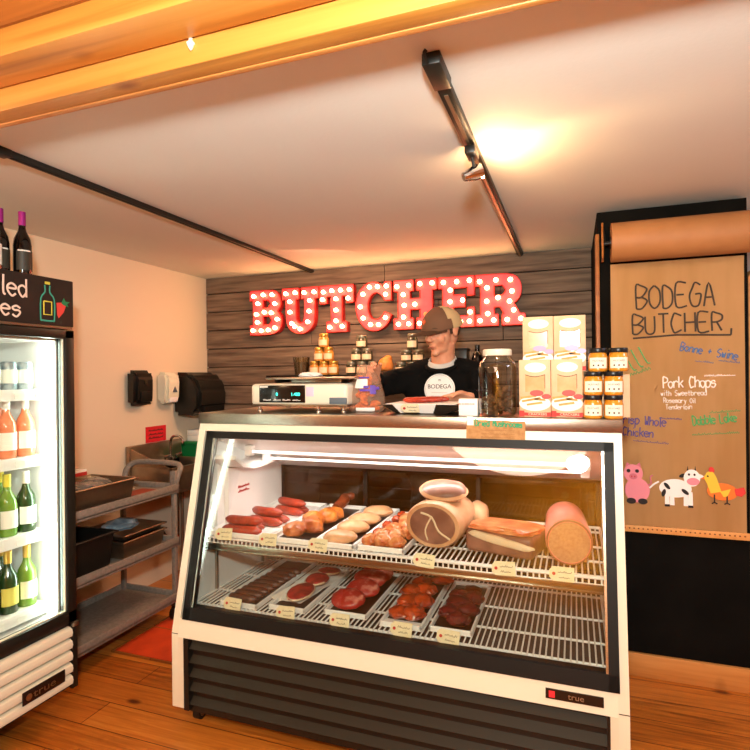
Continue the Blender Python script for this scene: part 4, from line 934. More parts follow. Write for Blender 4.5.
# head, built in its own frame (-y is the face) then turned to the man's right and down
HC = V((PX + .004, PY - .05, 1.795))
HM = Matrix.Translation(HC) @ Matrix.Rotation(radians(-27), 4, 'Z') @ Matrix.Rotation(radians(13), 4, 'X') @ Matrix.Scale(1.05, 4)
hd = B()
def ell(c, r, sub=3): blob(hd, c, r, 0, 0, 0, 1, sub, False)
ell((0, .015, .035), (.077, .098, .088)); ell((0, -.032, -.03), (.061, .068, .086)); ell((0, -.034, -.085), (.049, .056, .036)); ell((0, -.078, -.106), (.022, .02, .019))
ell((0, .03, -.04), (.06, .06, .06))
for s_ in (-1, 1):
    ell((s_ * .034, -.064, -.036), (.027, .026, .03)); ell((s_ * .029, -.079, .018), (.026, .016, .010)); ell((s_ * .079, .012, -.01), (.010, .021, .032)); ell((s_ * .084, .02, .004), (.007, .02, .018)); ell((s_ * .011, -.112, -.037), (.009, .011, .008))
tube(hd, [(0, -.09, .02), (0, -.108, -.008), (0, -.121, -.031), (0, -.104, -.04)], [.009, .0105, .0125, .009], 12)
ell((0, -.099, -.066), (.021, .009, .0055)); ell((0, -.097, -.076), (.019, .009, .006))
hd.transform(HM); merge(body, hd)
tube(body, [J['nb'] + V((0, .01, -.03)), J['nb'].lerp(HC, .45) + V((0, .008, 0)), HC + V((.01, .02, -.06))], [.072, .066, .062], 16)
for v in body.verts:
    if abs(v.co.x - PX) < .24 and abs(v.co.y - PY) < .21 and .85 < v.co.z < 1.5: v.co.y = PY + (v.co.y - PY) * .62
body = voxel(body, .0052, 3)
ob = obj('body', body, M['skin'], man, 60)
for s_, nm in ((-1, 'eye'), (1, 'eye')):
    bm = B(); blob(bm, (s_ * .03, -.0915, .005), (.0125, .0095, .0085), 0, 0, 0, 1, 2, False); bm.transform(HM); e_ = obj('eye', bm, M['eye'], man)
    bm = B(); blob(bm, (s_ * .03 , -.0992, .0035), (.0055, .0025, .0055), 0, 0, 0, 1, 2, False); bm.transform(HM); obj('iris', bm, M['iris'], e_)
    bm = B(); tube(bm, smoothpts([(s_ * .012, -.101, .021), (s_ * .03, -.1, .026), (s_ * .048, -.088, .021)]), [.003] * 7, 6); bm.transform(HM); obj('eyebrow', bm, M['hair'], man)
bm = B(); tube(bm, smoothpts([(-.02, -.103, -.0705), (-.008, -.108, -.071), (.008, -.108, -.071), (.02, -.103, -.0705)]), .0016, 6); bm.transform(HM); obj('mouth', bm, mat('lip', '#a85c4a', .5, noise_s=60, bump=.01), man)
# short hair under the cap, sideburns
bm = B(); blob(bm, (0, .03, .0), (.0795, .090, .072), 0, 2, .03, 9, 3, False)
for v in [v for v in bm.verts if v.co.y < .012 or v.co.z < -.05]: bm.verts.remove(v)
for s_ in (-1, 1): box(bm, s_ * .0745 - .004, s_ * .0745 + .004, -.022, .0, -.02, .035, .003)
bm.transform(HM); obj('hair', bm, M['hair'], man)
# short stubble round jaw
# cap
CM = HM @ Matrix.Rotation(radians(-13), 4, 'Z')
cp = B(); r_ = bmesh.ops.create_uvsphere(cp, u_segments=32, v_segments=16, radius=1)
for v in cp.verts: v.co = V((v.co.x * .091, v.co.y * .115 + .006, v.co.z * (.106 if v.co.z > 0 else .05) + .018))
bmesh.ops.delete(cp, geom=[f for f in cp.faces if f.calc_center_median().z < .010], context='FACES')
rear = cp.copy()
bmesh.ops.delete(cp, geom=[f for f in cp.faces if f.calc_center_median().y > -.004], context='FACES')
bmesh.ops.delete(rear, geom=[f for f in rear.faces if f.calc_center_median().y <= -.004], context='FACES')
for q3 in (cp, rear): bmesh.ops.solidify(q3, geom=q3.faces[:], thickness=-.004)
cp.transform(CM); cap = obj('cap', cp, M['capbrown'], man, 60)
rear.transform(CM); obj('mesh_back', rear, M['captan'], cap, 60)
bm = B(); top = []; N = 14
g = []
for j_ in range(6):
    row = []
    for i in range(N + 1):
        t_ = radians(198 + 144 * i / N); k = j_ / 5
        x = .090 * cos(t_) * (1 - .02 * k); y0_ = .112 * sin(t_) + .006; ext = .115 * k * max(0, sin(pi * i / N)) ** .55
        row.append(bm.verts.new(V((x, y0_ - ext, (.018 - .012 * k - 1.6 * x * x) - .0 ))))
    g.append(row)
for p, q2 in zip(g, g[1:]):
    for i in range(N): bm.faces.new((p[i], p[i+1], q2[i+1], q2[i]))
bmesh.ops.solidify(bm, geom=bm.faces[:], thickness=.004); bm.transform(CM); obj('brim', bm, M['capbrown'], cap, 60)
bm = B(); quadprism(bm, [(-.013, 0), (0, -.015), (.013, 0), (0, .015)], 'y', -.002, .002); bm.transform(CM @ Matrix.Translation((0, -.104, .062)) @ Matrix.Rotation(radians(-28), 4, 'X')); obj('patch', bm, M['orange'], cap)
bm = B(); blob(bm, (0, .008, .125), (.007, .007, .004), 0, 0, 0, 1, 2, False); bm.transform(CM); obj('button', bm, M['capbrown'], cap)
# sweatshirt: torso and sleeves over the body
shv = ['pel', 'sp', 'ch', 'nb', 'sR', 'eR', 'sL', 'eL']
P_ = {n: J[n].copy() for n in shv}; P_['pel'] = V((PX, PY + .005, .95)); P_['cR'] = J['eR'].lerp(J['wR'], .86); P_['cL'] = J['eL'].lerp(J['wL'], .86); P_['nb'] = V((PX, PY + .004, 1.555))
nn = list(P_); ii = {n: i for i, n in enumerate(nn)}
RS = dict(pel=.168, sp=.168, ch=.18, nb=.105, sR=.088, eR=.064, cR=.045, sL=.088, eL=.064, cL=.045)
sh = skin([P_[n] for n in nn], [(ii[a_], ii[b_]) for a_, b_ in (('pel', 'sp'), ('sp', 'ch'), ('ch', 'nb'), ('ch', 'sR'), ('sR', 'eR'), ('eR', 'cR'), ('ch', 'sL'), ('sL', 'eL'), ('eL', 'cL'))], [RS[n] for n in nn], 2)
for s_ in (-1, 1):   # shoulder slope from the neck
    tube(sh, [V((PX + s_ * .05, PY, 1.595)), V((PX + s_ * .125, PY, 1.57)), V((PX + s_ * .19, PY, 1.545))], [.055, .066, .072], 16)
for v in sh.verts:
    if abs(v.co.x - PX) < .24 and abs(v.co.y - PY) < .22 and v.co.z < 1.56: v.co.y = PY + (v.co.y - PY) * .74
sh = voxel(sh, .007, 6)
for v in sh.verts:
    k = noise.noise(v.co * 9) * .006 + noise.noise(V((v.co.x * 16, v.co.y * 16, v.co.z * 7))) * .005
    v.co += v.normal * k
for v in [v for v in sh.verts if (v.co - V((PX, PY - .02, 1.655))).length < .080]: sh.verts.remove(v)
tree = BVHTree.FromBMesh(sh)
shirt = obj('sweatshirt', sh, M['shirt'], man, 70)
# the body keeps inside the cloth
off = chain_matrix(man).translation
for v in ob.data.vertices:
    p = v.co + off
    if p.z > 1.615 or p.z < .93 or (p - J['wR']).length < .06 or (p - J['wL']).length < .06 or (p - J['eR']).dot(J['wR'] - J['eR']) > (J['wR'] - J['eR']).length_squared * .85 and abs(p.x - PX) > .15 and p.y < PY - .25 or (p - J['eL']).dot(J['wL'] - J['eL']) > (J['wL'] - J['eL']).length_squared * .85 and p.y < PY - .25: continue
    if p.z > 1.56 and (V((p.x, p.y)) - V((PX, PY - .01))).length < .085: continue
    loc, nor, fi, dist = tree.find_nearest(p)
    if loc is None: continue
    sd = (p - loc).dot(nor)
    if sd > -.010 and dist < .09: v.co = (loc - nor * .012) - off
def cuff(p, d_, r, nm):
    bm = B(); d_ = V(d_).normalized(); tube(bm, [p - d_ * .018, p + d_ * .018], r, 18); obj(nm, bm, M['shirt'], shirt)
cuff(P_['cR'], J['wR'] - J['eR'], .040, 'cuff'); cuff(P_['cL'], J['wL'] - J['eL'], .040, 'cuff')
# collar of the grey undershirt
bm = B(); cc = V((PX - .002, PY - .016, 1.634)); n = 30
pts = [cc + V((.071 * cos(2*pi*i/n), .069 * sin(2*pi*i/n), .034 * sin(2*pi*i/n))) for i in range(n)]
ring = []
for i in range(n):
    o_ = (pts[i] - cc); o_.z = 0; o_.normalize()
    ring.append([bm.verts.new(pts[i] + o_ * a_ + V((0, 0, z_))) for a_, z_ in ((0, .006), (.008, .0), (.016, -.02), (.0, -.014))])
for i in range(n):
    for k in range(4): bm.faces.new((ring[i][k], ring[(i+1) % n][k], ring[(i+1) % n][(k+1) % 4], ring[i][(k+1) % 4]))
obj('undershirt_collar', bm, M['collar'], man, 60)
bm = B(); tube(bm, [cc + V((.088 * cos(2*pi*i/36), .084 * sin(2*pi*i/36) - .004, -.026 + .040 * sin(2*pi*i/36))) for i in range(37)], .0125, 10); obj('neckband', bm, M['shirt'], shirt, 60)
# round print on the chest, laid onto the cloth
def project(bm, off):
    for v in bm.verts:
        h_ = tree.ray_cast(V((v.co.x, 2.7, v.co.z)), V((0, 1, 0)))
        if h_[0] is not None: v.co = h_[0] + V((0, -off + (v.co.y), 0))
lc = (PX - .005, 1.468)
def disc(r, n=40, rings=6):
    bm = B(); c_ = bm.verts.new(V((lc[0], 0, lc[1]))); prev = None
    for k in range(1, rings + 1):
        row = [bm.verts.new(V((lc[0] + r * k / rings * cos(2*pi*i/n), 0, lc[1] + r * k / rings * sin(2*pi*i/n)))) for i in range(n)]
        for i in range(n):
            if prev is None: bm.faces.new((c_, row[i], row[(i+1) % n]))
            else: bm.faces.new((prev[i], row[i], row[(i+1) % n], prev[(i+1) % n]))
        prev = row
    return bm
bm = disc(.086); project(bm, .0035); lg = obj('chest_print', bm, M['paper'], shirt, 70)
bm = B(); fonttext(bm, 'BODEGA', frame((lc[0], 0, lc[1] + .004), (1, 0, 0), (0, 0, 1)), .033, .0006, sx=1.0); fonttext(bm, 'm', frame((lc[0], 0, lc[1] + .045), (1, 0, 0), (0, 0, 1)), .02, .0006)
project(bm, .0055); obj('lettering', bm, M['ink'], lg)
bm = B()
for r_, nn_ in ((.079, 48),): tube(bm, [V((lc[0] + r_ * cos(2*pi*i/nn_), 0, lc[1] + r_ * sin(2*pi*i/nn_))) for i in range(nn_ + 1)], .0008, 4)
for k in range(2): tube(bm, [V((lc[0] - .045 + .09 * i / 12, 0, lc[1] - .018 - .02 * k)) for i in range(13)], .0008, 4)
project(bm, .0045); obj('print_ring', bm, mat('pale grey ink', '#b9aea2', .6, noise_s=60, bump=.01), lg)
# jeans and shoes
jv = ['pel', 'hR', 'kR', 'aR', 'hL', 'kL', 'aL']
jn = skin([J[n] + (V((0, 0, .02)) if n == 'pel' else V((0, 0, 0))) for n in jv], [(0, 1), (1, 2), (2, 3), (0, 4), (4, 5), (5, 6)], [.162, .115, .078, .06, .115, .078, .06], 2)
for v in jn.verts:
    if v.co.z > .8: v.co.y = PY + (v.co.y - PY) * .76
obj('jeans', jn, M['jeans'], man, 70)
for s_ in (-1, 1):
    bm = B(); blob(bm, (PX + s_ * .12, PY - .055, .048), (.055, .145, .075), 0, 3, .03, 1); box(bm, PX + s_ * .12 - .052, PX + s_ * .12 + .052, PY - .19, PY + .08, .0, .02, .008); obj('shoe', bm, M['shoe'], man, 60)

# ================================================================== WALL SHELF AND WHAT STANDS ON IT
ws = thing('wall_shelf', 'thin dark shelf on the plank wall behind the scale and the man', 'shelf', (-1.4, 3.88, 1.55))
SZ = 1.556
bm = B(); box(bm, -2.27, -.52, 3.77, 4.0, SZ - .03, SZ, .003); obj('board', bm, M['gasket'], ws)
for x in (-2.2, -1.3, -.6):
    bm = B(); box(bm, x - .012, x + .012, 3.8, 4.0, SZ - .06, SZ - .03); box(bm, x - .012, x + .012, 3.985, 4.0, SZ - .16, SZ - .03); obj('bracket', bm, M['black'], ws)
tb = thing('tumbler', 'clear glass tumbler of dark liquid on the wall shelf beside the gold jars', 'glass', (-2.01, 3.87, SZ))
bm = B(); lathe(bm, [(0, .002), (.052, .002), (.066, .14), (.064, .14), (.05, .012), (0, .012)], (-2.01, 3.87, SZ), 24); obj('glass', bm, M['jarglass'], tb)
bm = B(); lathe(bm, [(0, .013), (.0495, .013), (.058, .1), (0, .1)], (-2.01, 3.87, SZ), 24); obj('drink', bm, mat('brown drink', '#6b5748', .3, noise_s=20, bump=.01), tb)
def small_jar(x, z, label, glass, lidm, r=.040, h=.105, grp='', lab=True, y=3.87):
    t = thing('preserve_jar', label, 'jar', (x, y, z), 0, grp)
    bm = B(); lathe(bm, [(0, 0), (r * .92, 0), (r, .006), (r, h * .62), (r * .82, h * .76), (0, h * .76)], n=18); obj('filled_glass', bm, glass, t, world=False)
    bm = B(); lathe(bm, [(0, h * .76), (r * .86, h * .76), (r * .9, h * .8), (r * .9, h * .97), (r * .8, h), (0, h)], n=18); obj('lid', bm, lidm, t, world=False)
    if lab:
        bm = B(); g = []
        for zz in (h * .14, h * .55): g.append([bm.verts.new(V((r * 1.02 * sin(q_), -r * 1.02 * cos(q_), zz))) for q_ in [radians(-60 + 120 * i / 10) for i in range(11)]])
        for i in range(10): bm.faces.new((g[0][i], g[0][i+1], g[1][i+1], g[1][i]))
        obj('paper_label', bm, M['fat'], t, world=False)
M['honey'] = mat('golden preserve', '#c98a35', .3, noise_s=30, col2='#b8742a', coat=.6); M['goldlid'] = mat('gold lid', '#d9a850', .3, .8, noise_s=40, bump=.01)
M['darkjar'] = mat('dark green preserve', '#3c3a26', .3, noise_s=30, col2='#2b2a1c', coat=.6); M['silvlid'] = mat('pale lid', '#8f8a78', .35, .6, noise_s=40, bump=.01)
tiers = [(0, -1, 'left one of the bottom row'), (0, 0, 'middle one of the bottom row'), (0, 1, 'right one of the bottom row'), (1, -.5, 'left one of the middle row'), (1, .5, 'right one of the middle row'), (2, 0, 'single jar at the top')]
for lv_, k, wh in tiers: small_jar(-1.815 + k * .081, SZ + lv_ * .106, 'small gold jar in the pyramid by the tumbler, ' + wh, M['honey'], M['goldlid'], grp='pyramid of gold jars')
for lv_, k, wh in tiers: small_jar(-1.50 + k * .086, SZ + lv_ * .098, 'small dark jar in the pyramid above the snack bag, ' + wh, M['darkjar'], M['silvlid'], .042, .097, 'pyramid of dark jars')
for lv_, k, wh in [(0, -1, 'bottom row, left'), (0, 0, 'bottom row, middle'), (0, 1, 'bottom row, right'), (1, -.5, 'second row, left'), (1, .5, 'second row, right'), (2, 0, 'single taller jar at the top')]:
    small_jar(-1.105 + k * .088, SZ + lv_ * .088, 'dark green jar behind the man\'s arm, ' + wh, M['darkjar'], M['silvlid'], .042 if lv_ < 2 else .04, .087 if lv_ < 2 else .115, 'dark jars behind the man\'s arm')
bm = B(); blob(bm, (-1.305, 3.85, SZ + .062), (.058, .06, .065), 0, 12, .12, 1.4, flat=True); blob(bm, (-1.285, 3.85, SZ + .115), (.03, .03, .025), 0, 13, .2, 2); o = obj('gourd', voxel(bm, .006, 3), mat('orange tan skin', '#d98a45', .55, noise_s=20, col2='#c9742f', bump=.05), base=(-1.305, 3.85, SZ)); tag(o, 'lumpy orange-tan gourd on the wall shelf just above the man\'s arm', 'gourd')
kb = thing('dark_box', 'black box on the wall shelf behind the man\'s shoulder', 'box', (-.70, 3.87, SZ))
bm = B(); box(bm, -.79, -.70, 3.82, 3.93, SZ, SZ + .17, .004); obj('box_body', bm, M['black'], kb)
bm = B(); box(bm, -.795, -.695, 3.815, 3.935, SZ + .16, SZ + .175, .003); obj('lid', bm, M['gasket'], kb)
bt = thing('dark_bottle', 'dark bottle on the wall shelf to the right of the black box', 'bottle', (-.635, 3.87, SZ))
bm = B(); lathe(bm, [(0, 0), (.04, 0), (.042, .01), (.042, .1), (.03, .135), (.016, .15), (.015, .185), (0, .185)], (-.635, 3.87, SZ), 20); obj('glass', bm, M['wineblack'], bt)
bm = B(); lathe(bm, [(.0155, .17), (.018, .17), (.018, .195), (0, .196)], (-.635, 3.87, SZ), 16); obj('stopper', bm, M['black'], bt)
# back counter with steel trays, seen through the case
bc = thing('work_table', 'stainless work table against the plank wall behind the man', 'table', (-1.2, 3.75, 0))
bm = B(); box(bm, -2.35, .1, 3.52, 3.985, .86, .90, .004); obj('tabletop', bm, M['steel'], bc)
for x in (-2.3, .05):
    for y in (3.56, 3.94):
        bm = B(); cyl(bm, (x, y, 0), (x, y, .862), .02); obj('leg', bm, M['steel'], bc)
bm = B(); box(bm, -2.32, .07, 3.54, 3.96, .25, .275, .004); obj('undershelf', bm, M['steeld'], bc)
for i, x in enumerate((-2.05, -1.55, -.95)):
    t = thing('food_pan', f'dark steel food pan on the work table, {ORD(i)} from the left', 'pan', (x, 3.72, .9), 0, 'food pans on the work table')
    bm = B(); box(bm, x - .16, x + .16, 3.6, 3.86, .901, .985, .01); obj('pan_body', bm, M['steeld'], t)
    bm = B(); box(bm, x - .17, x + .17, 3.59, 3.87, .982, .99, .003); obj('lid', bm, M['steeld'], t)

# ================================================================== WINE COOLER
FX, FY0, FY1 = -2.15, 1.14, 1.905
fr = thing('wine_cooler', 'black upright glass door wine cooler with a chalk lettered header', 'cooler', (-2.5, 1.52, 0))
bm = B()
box(bm, -2.9, FX - .06, FY0, FY0 + .035, .14, 1.985, .003); box(bm, -2.9, FX - .06, FY1 - .035, FY1, .14, 1.985, .003)
box(bm, -2.9, -2.865, FY0, FY1, .14, 1.985); box(bm, -2.9, FX - .06, FY0, FY1, 1.76, 1.985, .003); box(bm, -2.9, FX - .04, FY0, FY1, .14, .44)
obj('cabinet', bm, M['black'], fr)
bm = B()
box(bm, -2.865, -2.855, FY0 + .036, FY1 - .036, .445, 1.755); box(bm, -2.855, FX - .065, FY0 + .036, FY0 + .045, .445, 1.755); box(bm, -2.855, FX - .065, FY1 - .045, FY1 - .036, .445, 1.755); box(bm, -2.855, FX - .065, FY0 + .036, FY1 - .036, .442, .47); box(bm, -2.855, FX - .065, FY0 + .036, FY1 - .036, 1.72, 1.757)
obj('inner_liner', bm, M['liner'], fr)
hp = B(); box(hp, FX - .06, FX, FY0, FY1 - .002, 1.783, 1.992, .004); hd_ = obj('header_panel', hp, mat('chalkboard header', '#1d120d', .7, noise_s=8, col2='#251812'), fr)
# lettering on the header: runs along +y as seen from the room
fh = frame((FX + .001, 1.425, 1.897), (0, 1, 0), (0, 0, 1))
M['chalk'] = mat('pink white chalk', '#e8cfc0', .85, noise_s=200, bump=.1)
bm = B(); strokes(bm, 'Chilled', frame((FX + .0015, 1.415, 1.89), (0, 1, 0), (0, 0, 1)), .077, .0044, .42, .2, 3); strokes(bm, 'Wines', frame((FX + .0015, 1.445, 1.808), (0, 1, 0), (0, 0, 1)), .068, .0042, .46, .22, 4)
obj('lettering', bm, M['chalk'], hd_)
def ln(pts, r, m, nm, par, sm=True):
    bm = B(); P3 = [V((FX + .0015, y, z)) for y, z in pts]; tube(bm, smoothpts(P3, 3) if sm else P3, r, 6, flat=((1, 0, 0), .3)); return obj(nm, bm, m, par)
M['chteal'] = mat('teal chalk', '#3f9a86', .85, noise_s=200, bump=.1); M['chyel'] = mat('yellow chalk', '#d8c84a', .85, noise_s=200, bump=.1); M['chred'] = mat('red chalk', '#d8443c', .85, noise_s=200, bump=.1); M['chgr'] = mat('green chalk', '#2f7a4c', .85, noise_s=200, bump=.1)
ln([(1.757, 1.955), (1.758, 1.925), (1.738, 1.895), (1.737, 1.81), (1.745, 1.802), (1.795, 1.802), (1.803, 1.81), (1.803, 1.895), (1.782, 1.925), (1.782, 1.955)], .0035, M['chteal'], 'bottle_drawing', hd_)
ln([(1.758, 1.965), (1.782, 1.965)], .006, M['chyel'], 'cork_drawing', hd_, False)
ln([(1.752, 1.885), (1.79, 1.885), (1.79, 1.828), (1.752, 1.828), (1.752, 1.885)], .0035, M['chyel'], 'label_drawing', hd_, False)
bm = B(); quadprism(bm, [(1.815, 1.885), (1.85, 1.89), (1.862, 1.875), (1.85, 1.845), (1.825, 1.818), (1.818, 1.83)], 'x', FX, FX + .0015); obj('strawberry_drawing', bm, M['chred'], hd_)
bm = B(); quadprism(bm, [(1.838, 1.885), (1.852, 1.91), (1.86, 1.895), (1.882, 1.895), (1.868, 1.885), (1.875, 1.872), (1.855, 1.876)], 'x', FX, FX + .002); obj('leaf_drawing', bm, M['chgr'], hd_)
bm = B(); box(bm, FX - .05, FX - .004, FY0 + .002, FY1 - .006, 1.772, 1.783); obj('header_rail', bm, M['steel'], hd_)
bm = B()
for (y0, y1, z0, z1) in ((FY0, FY0 + .05, .445, 1.768), (FY1 - .048, FY1, .445, 1.768), (FY0, FY1, .445, .50), (FY0, FY1, 1.728, 1.768)): box(bm, FX - .045, FX, y0, y1, z0, z1, .004)
dr = obj('door_frame', bm, M['black'], fr)
bm = B(); box(bm, FX - .03, FX - .024, FY0 + .04, FY1 - .04, .49, 1.735); obj('door_glass', bm, M['glass'], dr)
bm = B(); box(bm, FX - .022, FX - .012, FY1 - .052, FY1 - .048, .5, 1.728); box(bm, FX - .022, FX - .012, FY0 + .05, FY1 - .05, .5, .505); obj('glass_trim', bm, M['white'], dr)
bm = B(); box(bm, FX - .01, FX + .012, FY1 - .03, FY1 - .002, .425, .447, .003); obj('hinge', bm, M['steel'], dr)
for y in (FY1 - .062, FY0 + .062):
    bm = B(); cyl(bm, (-2.24, y, .50), (-2.24, y, 1.72), .013, 10); obj('light_tube', bm, M['ftube'], fr)
bm = B(); box(bm, FX - .05, FX - .02, FY0, FY1, .15, .44); box(bm, FX - .02, FX + .002, FY1 - .03, FY1, .145, .44, .003)
gp = obj('grille', bm, M['black'], fr)
for i in range(5):
    bm = B(); z = .405 - .0535 * i
    quadprism(bm, [(FX - .02, z - .024), (FX - .004, z - .026), (FX + .008, z - .018), (FX + .013, z), (FX + .008, z + .014), (FX - .004, z + .022), (FX - .02, z + .022)], 'y', FY0 + .01, FY1 - .034) if 0 else None
    pts = [(FX - .02, z - .024), (FX - .004, z - .025), (FX + .008, z - .018), (FX + .012, z - .002), (FX + .008, z + .013), (FX - .004, z + .021), (FX - .02, z + .022)]
    A = [bm.verts.new(V((p[0], FY0 + .01, p[1]))) for p in pts]; Cc = [bm.verts.new(V((p[0], FY1 - .034, p[1]))) for p in pts]; n = len(pts)
    bm.faces.new(A); bm.faces.new(Cc[::-1])
    for k in range(n): bm.faces.new((A[k], A[(k+1) % n], Cc[(k+1) % n], Cc[k]))
    obj('louver', bm, M['white'], gp)
bm = B(); box(bm, FX + .011, FX + .017, 1.625, 1.825, .208, .262, .002); bd = obj('badge', bm, mat('brown badge', '#2a1a14', .3, .4, noise_s=40, bump=.01), fr)
bm = B(); fonttext(bm, 'true', frame((FX + .0172, 1.725, .222), (0, 1, 0), (0, 0, 1)), .042, .001, sx=1.5); lathe(bm, [(0, 0), (.014, 0), (.014, .001), (0, .001)], n=14, mtx=frame((FX + .0172, 1.652, .234), (0, 1, 0), (0, 0, 1))); obj('lettering', bm, M['steel'], bd)
for y in (FY0 + .07, FY1 - .07):
    for x in (-2.83, -2.50):
        bm = B(); cyl(bm, (x, y, 0), (x, y, .142), .024, 12, .028); obj('leg', bm, M['black'], fr)
bm = B(); box(bm, -2.45, -2.43, FY0 + .02, FY1 - .02, .012, .15); obj('shadow_sheet', bm, M['black'], fr)  # black sheet standing in for the shadow under the cooler
SHZ = [.535, .868, 1.205, 1.50]
for i, z in enumerate(SHZ):
    bm = B(); box(bm, -2.84, -2.268, FY0 + .055, FY1 - .055, z - .008, z); box(bm, -2.272, -2.262, FY0 + .05, FY1 - .05, z - .045, z + .004, .002); s_ = obj('shelf', bm, M['wire'], fr)
    bm = B()
    for k in range(6): box(bm, -2.2625, -2.2595, 1.30 + .1 * k, 1.345 + .1 * k, z - .036, z - .012)
    obj('price_strip', bm, M['paper'], s_)
BP = [(0, 0), (.036, 0), (.0385, .006), (.0385, .135), (.034, .16), (.018, .19), (.0145, .205), (.0142, .262), (0, .262)]
def wine(x, y, z, label, glassm, capm, labm, k=1., grp=None, y2=None):
    t = thing('wine_bottle', label, 'bottle', (x, y, z), 0, grp)
    bm = B(); lathe(bm, [(r * k, h * k) for r, h in BP], n=20); obj('glass', bm, glassm, t, world=False)
    bm = B(); lathe(bm, [(.0145 * k, .212 * k), (.0158 * k, .212 * k), (.0158 * k, .266 * k), (0, .268 * k)], n=16); obj('foil', bm, capm, t, world=False)
    bm = B(); g = []
    for zz in (.035 * k, .112 * k): g.append([bm.verts.new(V((.0395 * k * cos(q_), .0395 * k * sin(q_), zz))) for q_ in [radians(-75 + 150 * i / 12) for i in range(13)]])
    for i in range(12): bm.faces.new((g[0][i], g[0][i+1], g[1][i+1], g[1][i]))
    obj('paper_label', bm, labm, t, world=False)
    return t
M['wgreen'] = mat('green wine glass', '#5f8a2a', .12, noise_s=20, col2='#7aa038', bump=.004, coat=.5); M['wdark'] = mat('dark green wine glass', '#27401c', .12, noise_s=20, bump=.004, coat=.5); M['wrose'] = mat('rose wine', '#e07a52', .12, noise_s=20, col2='#ea9068', bump=.004, coat=.5)
M['foily'] = mat('yellow foil', '#e2d04a', .35, .2, noise_s=40, bump=.01); M['foilg'] = mat('gold foil', '#d8b050', .35, .3, noise_s=40, bump=.01); M['foilw'] = mat('white foil', '#efe9e0', .35, noise_s=40, bump=.01); M['labw'] = mat('white label', '#f0ece2', .7, noise_s=60, bump=.01); M['laby'] = mat('yellow label', '#dcd060', .7, noise_s=60, bump=.01)
rows = [(0, 'bottom', [('green', M['wgreen'], M['foilg'], M['labw']), ('dark green', M['wdark'], M['foilg'], M['laby']), ('dark green', M['wdark'], M['foily'], M['labw'])]),
        (1, 'middle', [('dark green', M['wdark'], M['foilw'], M['labw']), ('green', M['wgreen'], M['foily'], M['labw']), ('dark green', M['wdark'], M['foily'], M['labw'])]),
        (2, 'third', [('rose', M['wrose'], M['foilw'], M['labw']), ('rose', M['wrose'], M['foilw'], M['labw']), ('rose', M['wrose'], M['foilg'], M['labw'])])]
for si, sn, bl in rows:
    for k in range(3):
        c_, g_, f_, l_ = bl[k % 3]
        wine(-2.33, 1.80 - k * .088, SHZ[si] + .001, f'{c_} wine bottle, {ORD(k)} from right in the front row of the {sn} cooler shelf', g_, f_, l_, 1.0, 'wine bottles in the cooler')
    for k in range(3):
        c_, g_, f_, l_ = bl[(k + 1) % 3]
        wine(-2.46, 1.775 - k * .088, SHZ[si] + .001, f'{c_} wine bottle, {ORD(k)} from right in the second row of the {sn} cooler shelf', g_, f_, l_, 1.0, 'wine bottles in the cooler')
M['can'] = mat('blue grey can', '#6f8494', .3, .5, noise_s=30, col2='#c4ccd0', bump=.01)
for k in range(4):
    t = thing('drink_can', f'blue-grey drink can on the cooler\'s top shelf, {ORD(k)} from the right', 'can', (-2.33, 1.80 - k * .075, SHZ[3] + .001), 0, 'cans on the top cooler shelf')
    bm = B(); lathe(bm, [(0, 0), (.027, 0), (.032, .008), (.032, .115), (.026, .125), (0, .124)], n=20); obj('can_body', bm, M['can'], t, world=False)
    bm = B(); lathe(bm, [(.0322, .03), (.0326, .03), (.0326, .09), (.0322, .09)], n=20); obj('print_band', bm, M['labw'], t, world=False)
# bottles standing on top of the cooler
for (x, y, lb, wh) in ((-2.29, 1.765, M['wineblack'], 'rightmost on top of the cooler'), (-2.33, 1.692, M['wineblack'], 'second from the right on top of the cooler'), (-2.27, 1.612, M['labw'], 'on top of the cooler with a white rounded label'), (-2.40, 1.62, M['wineblack'], 'behind the white labelled one on top of the cooler')):
    t = wine(x, y, 1.987, 'dark red-wine bottle with magenta foil, ' + wh, M['wineblack'], M['foil_p'], lb if lb is M['labw'] else mat('dark label', '#3a352c', .5, noise_s=40, bump=.01), 1.13, 'wine bottles on top of the cooler'); t.scale = (.84, .84, 1)
    if lb is not M['labw']:
        bm = B(); g = []
        for zz in (.122, .128): g.append([bm.verts.new(V((.0449 * cos(q_), .0449 * sin(q_), zz))) for q_ in [radians(-65 + 80 * i / 10) for i in range(11)]])
        for i in range(10): bm.faces.new((g[0][i], g[0][i+1], g[1][i+1], g[1][i]))
        obj('label_line', bm, M['labw'], t, world=False)

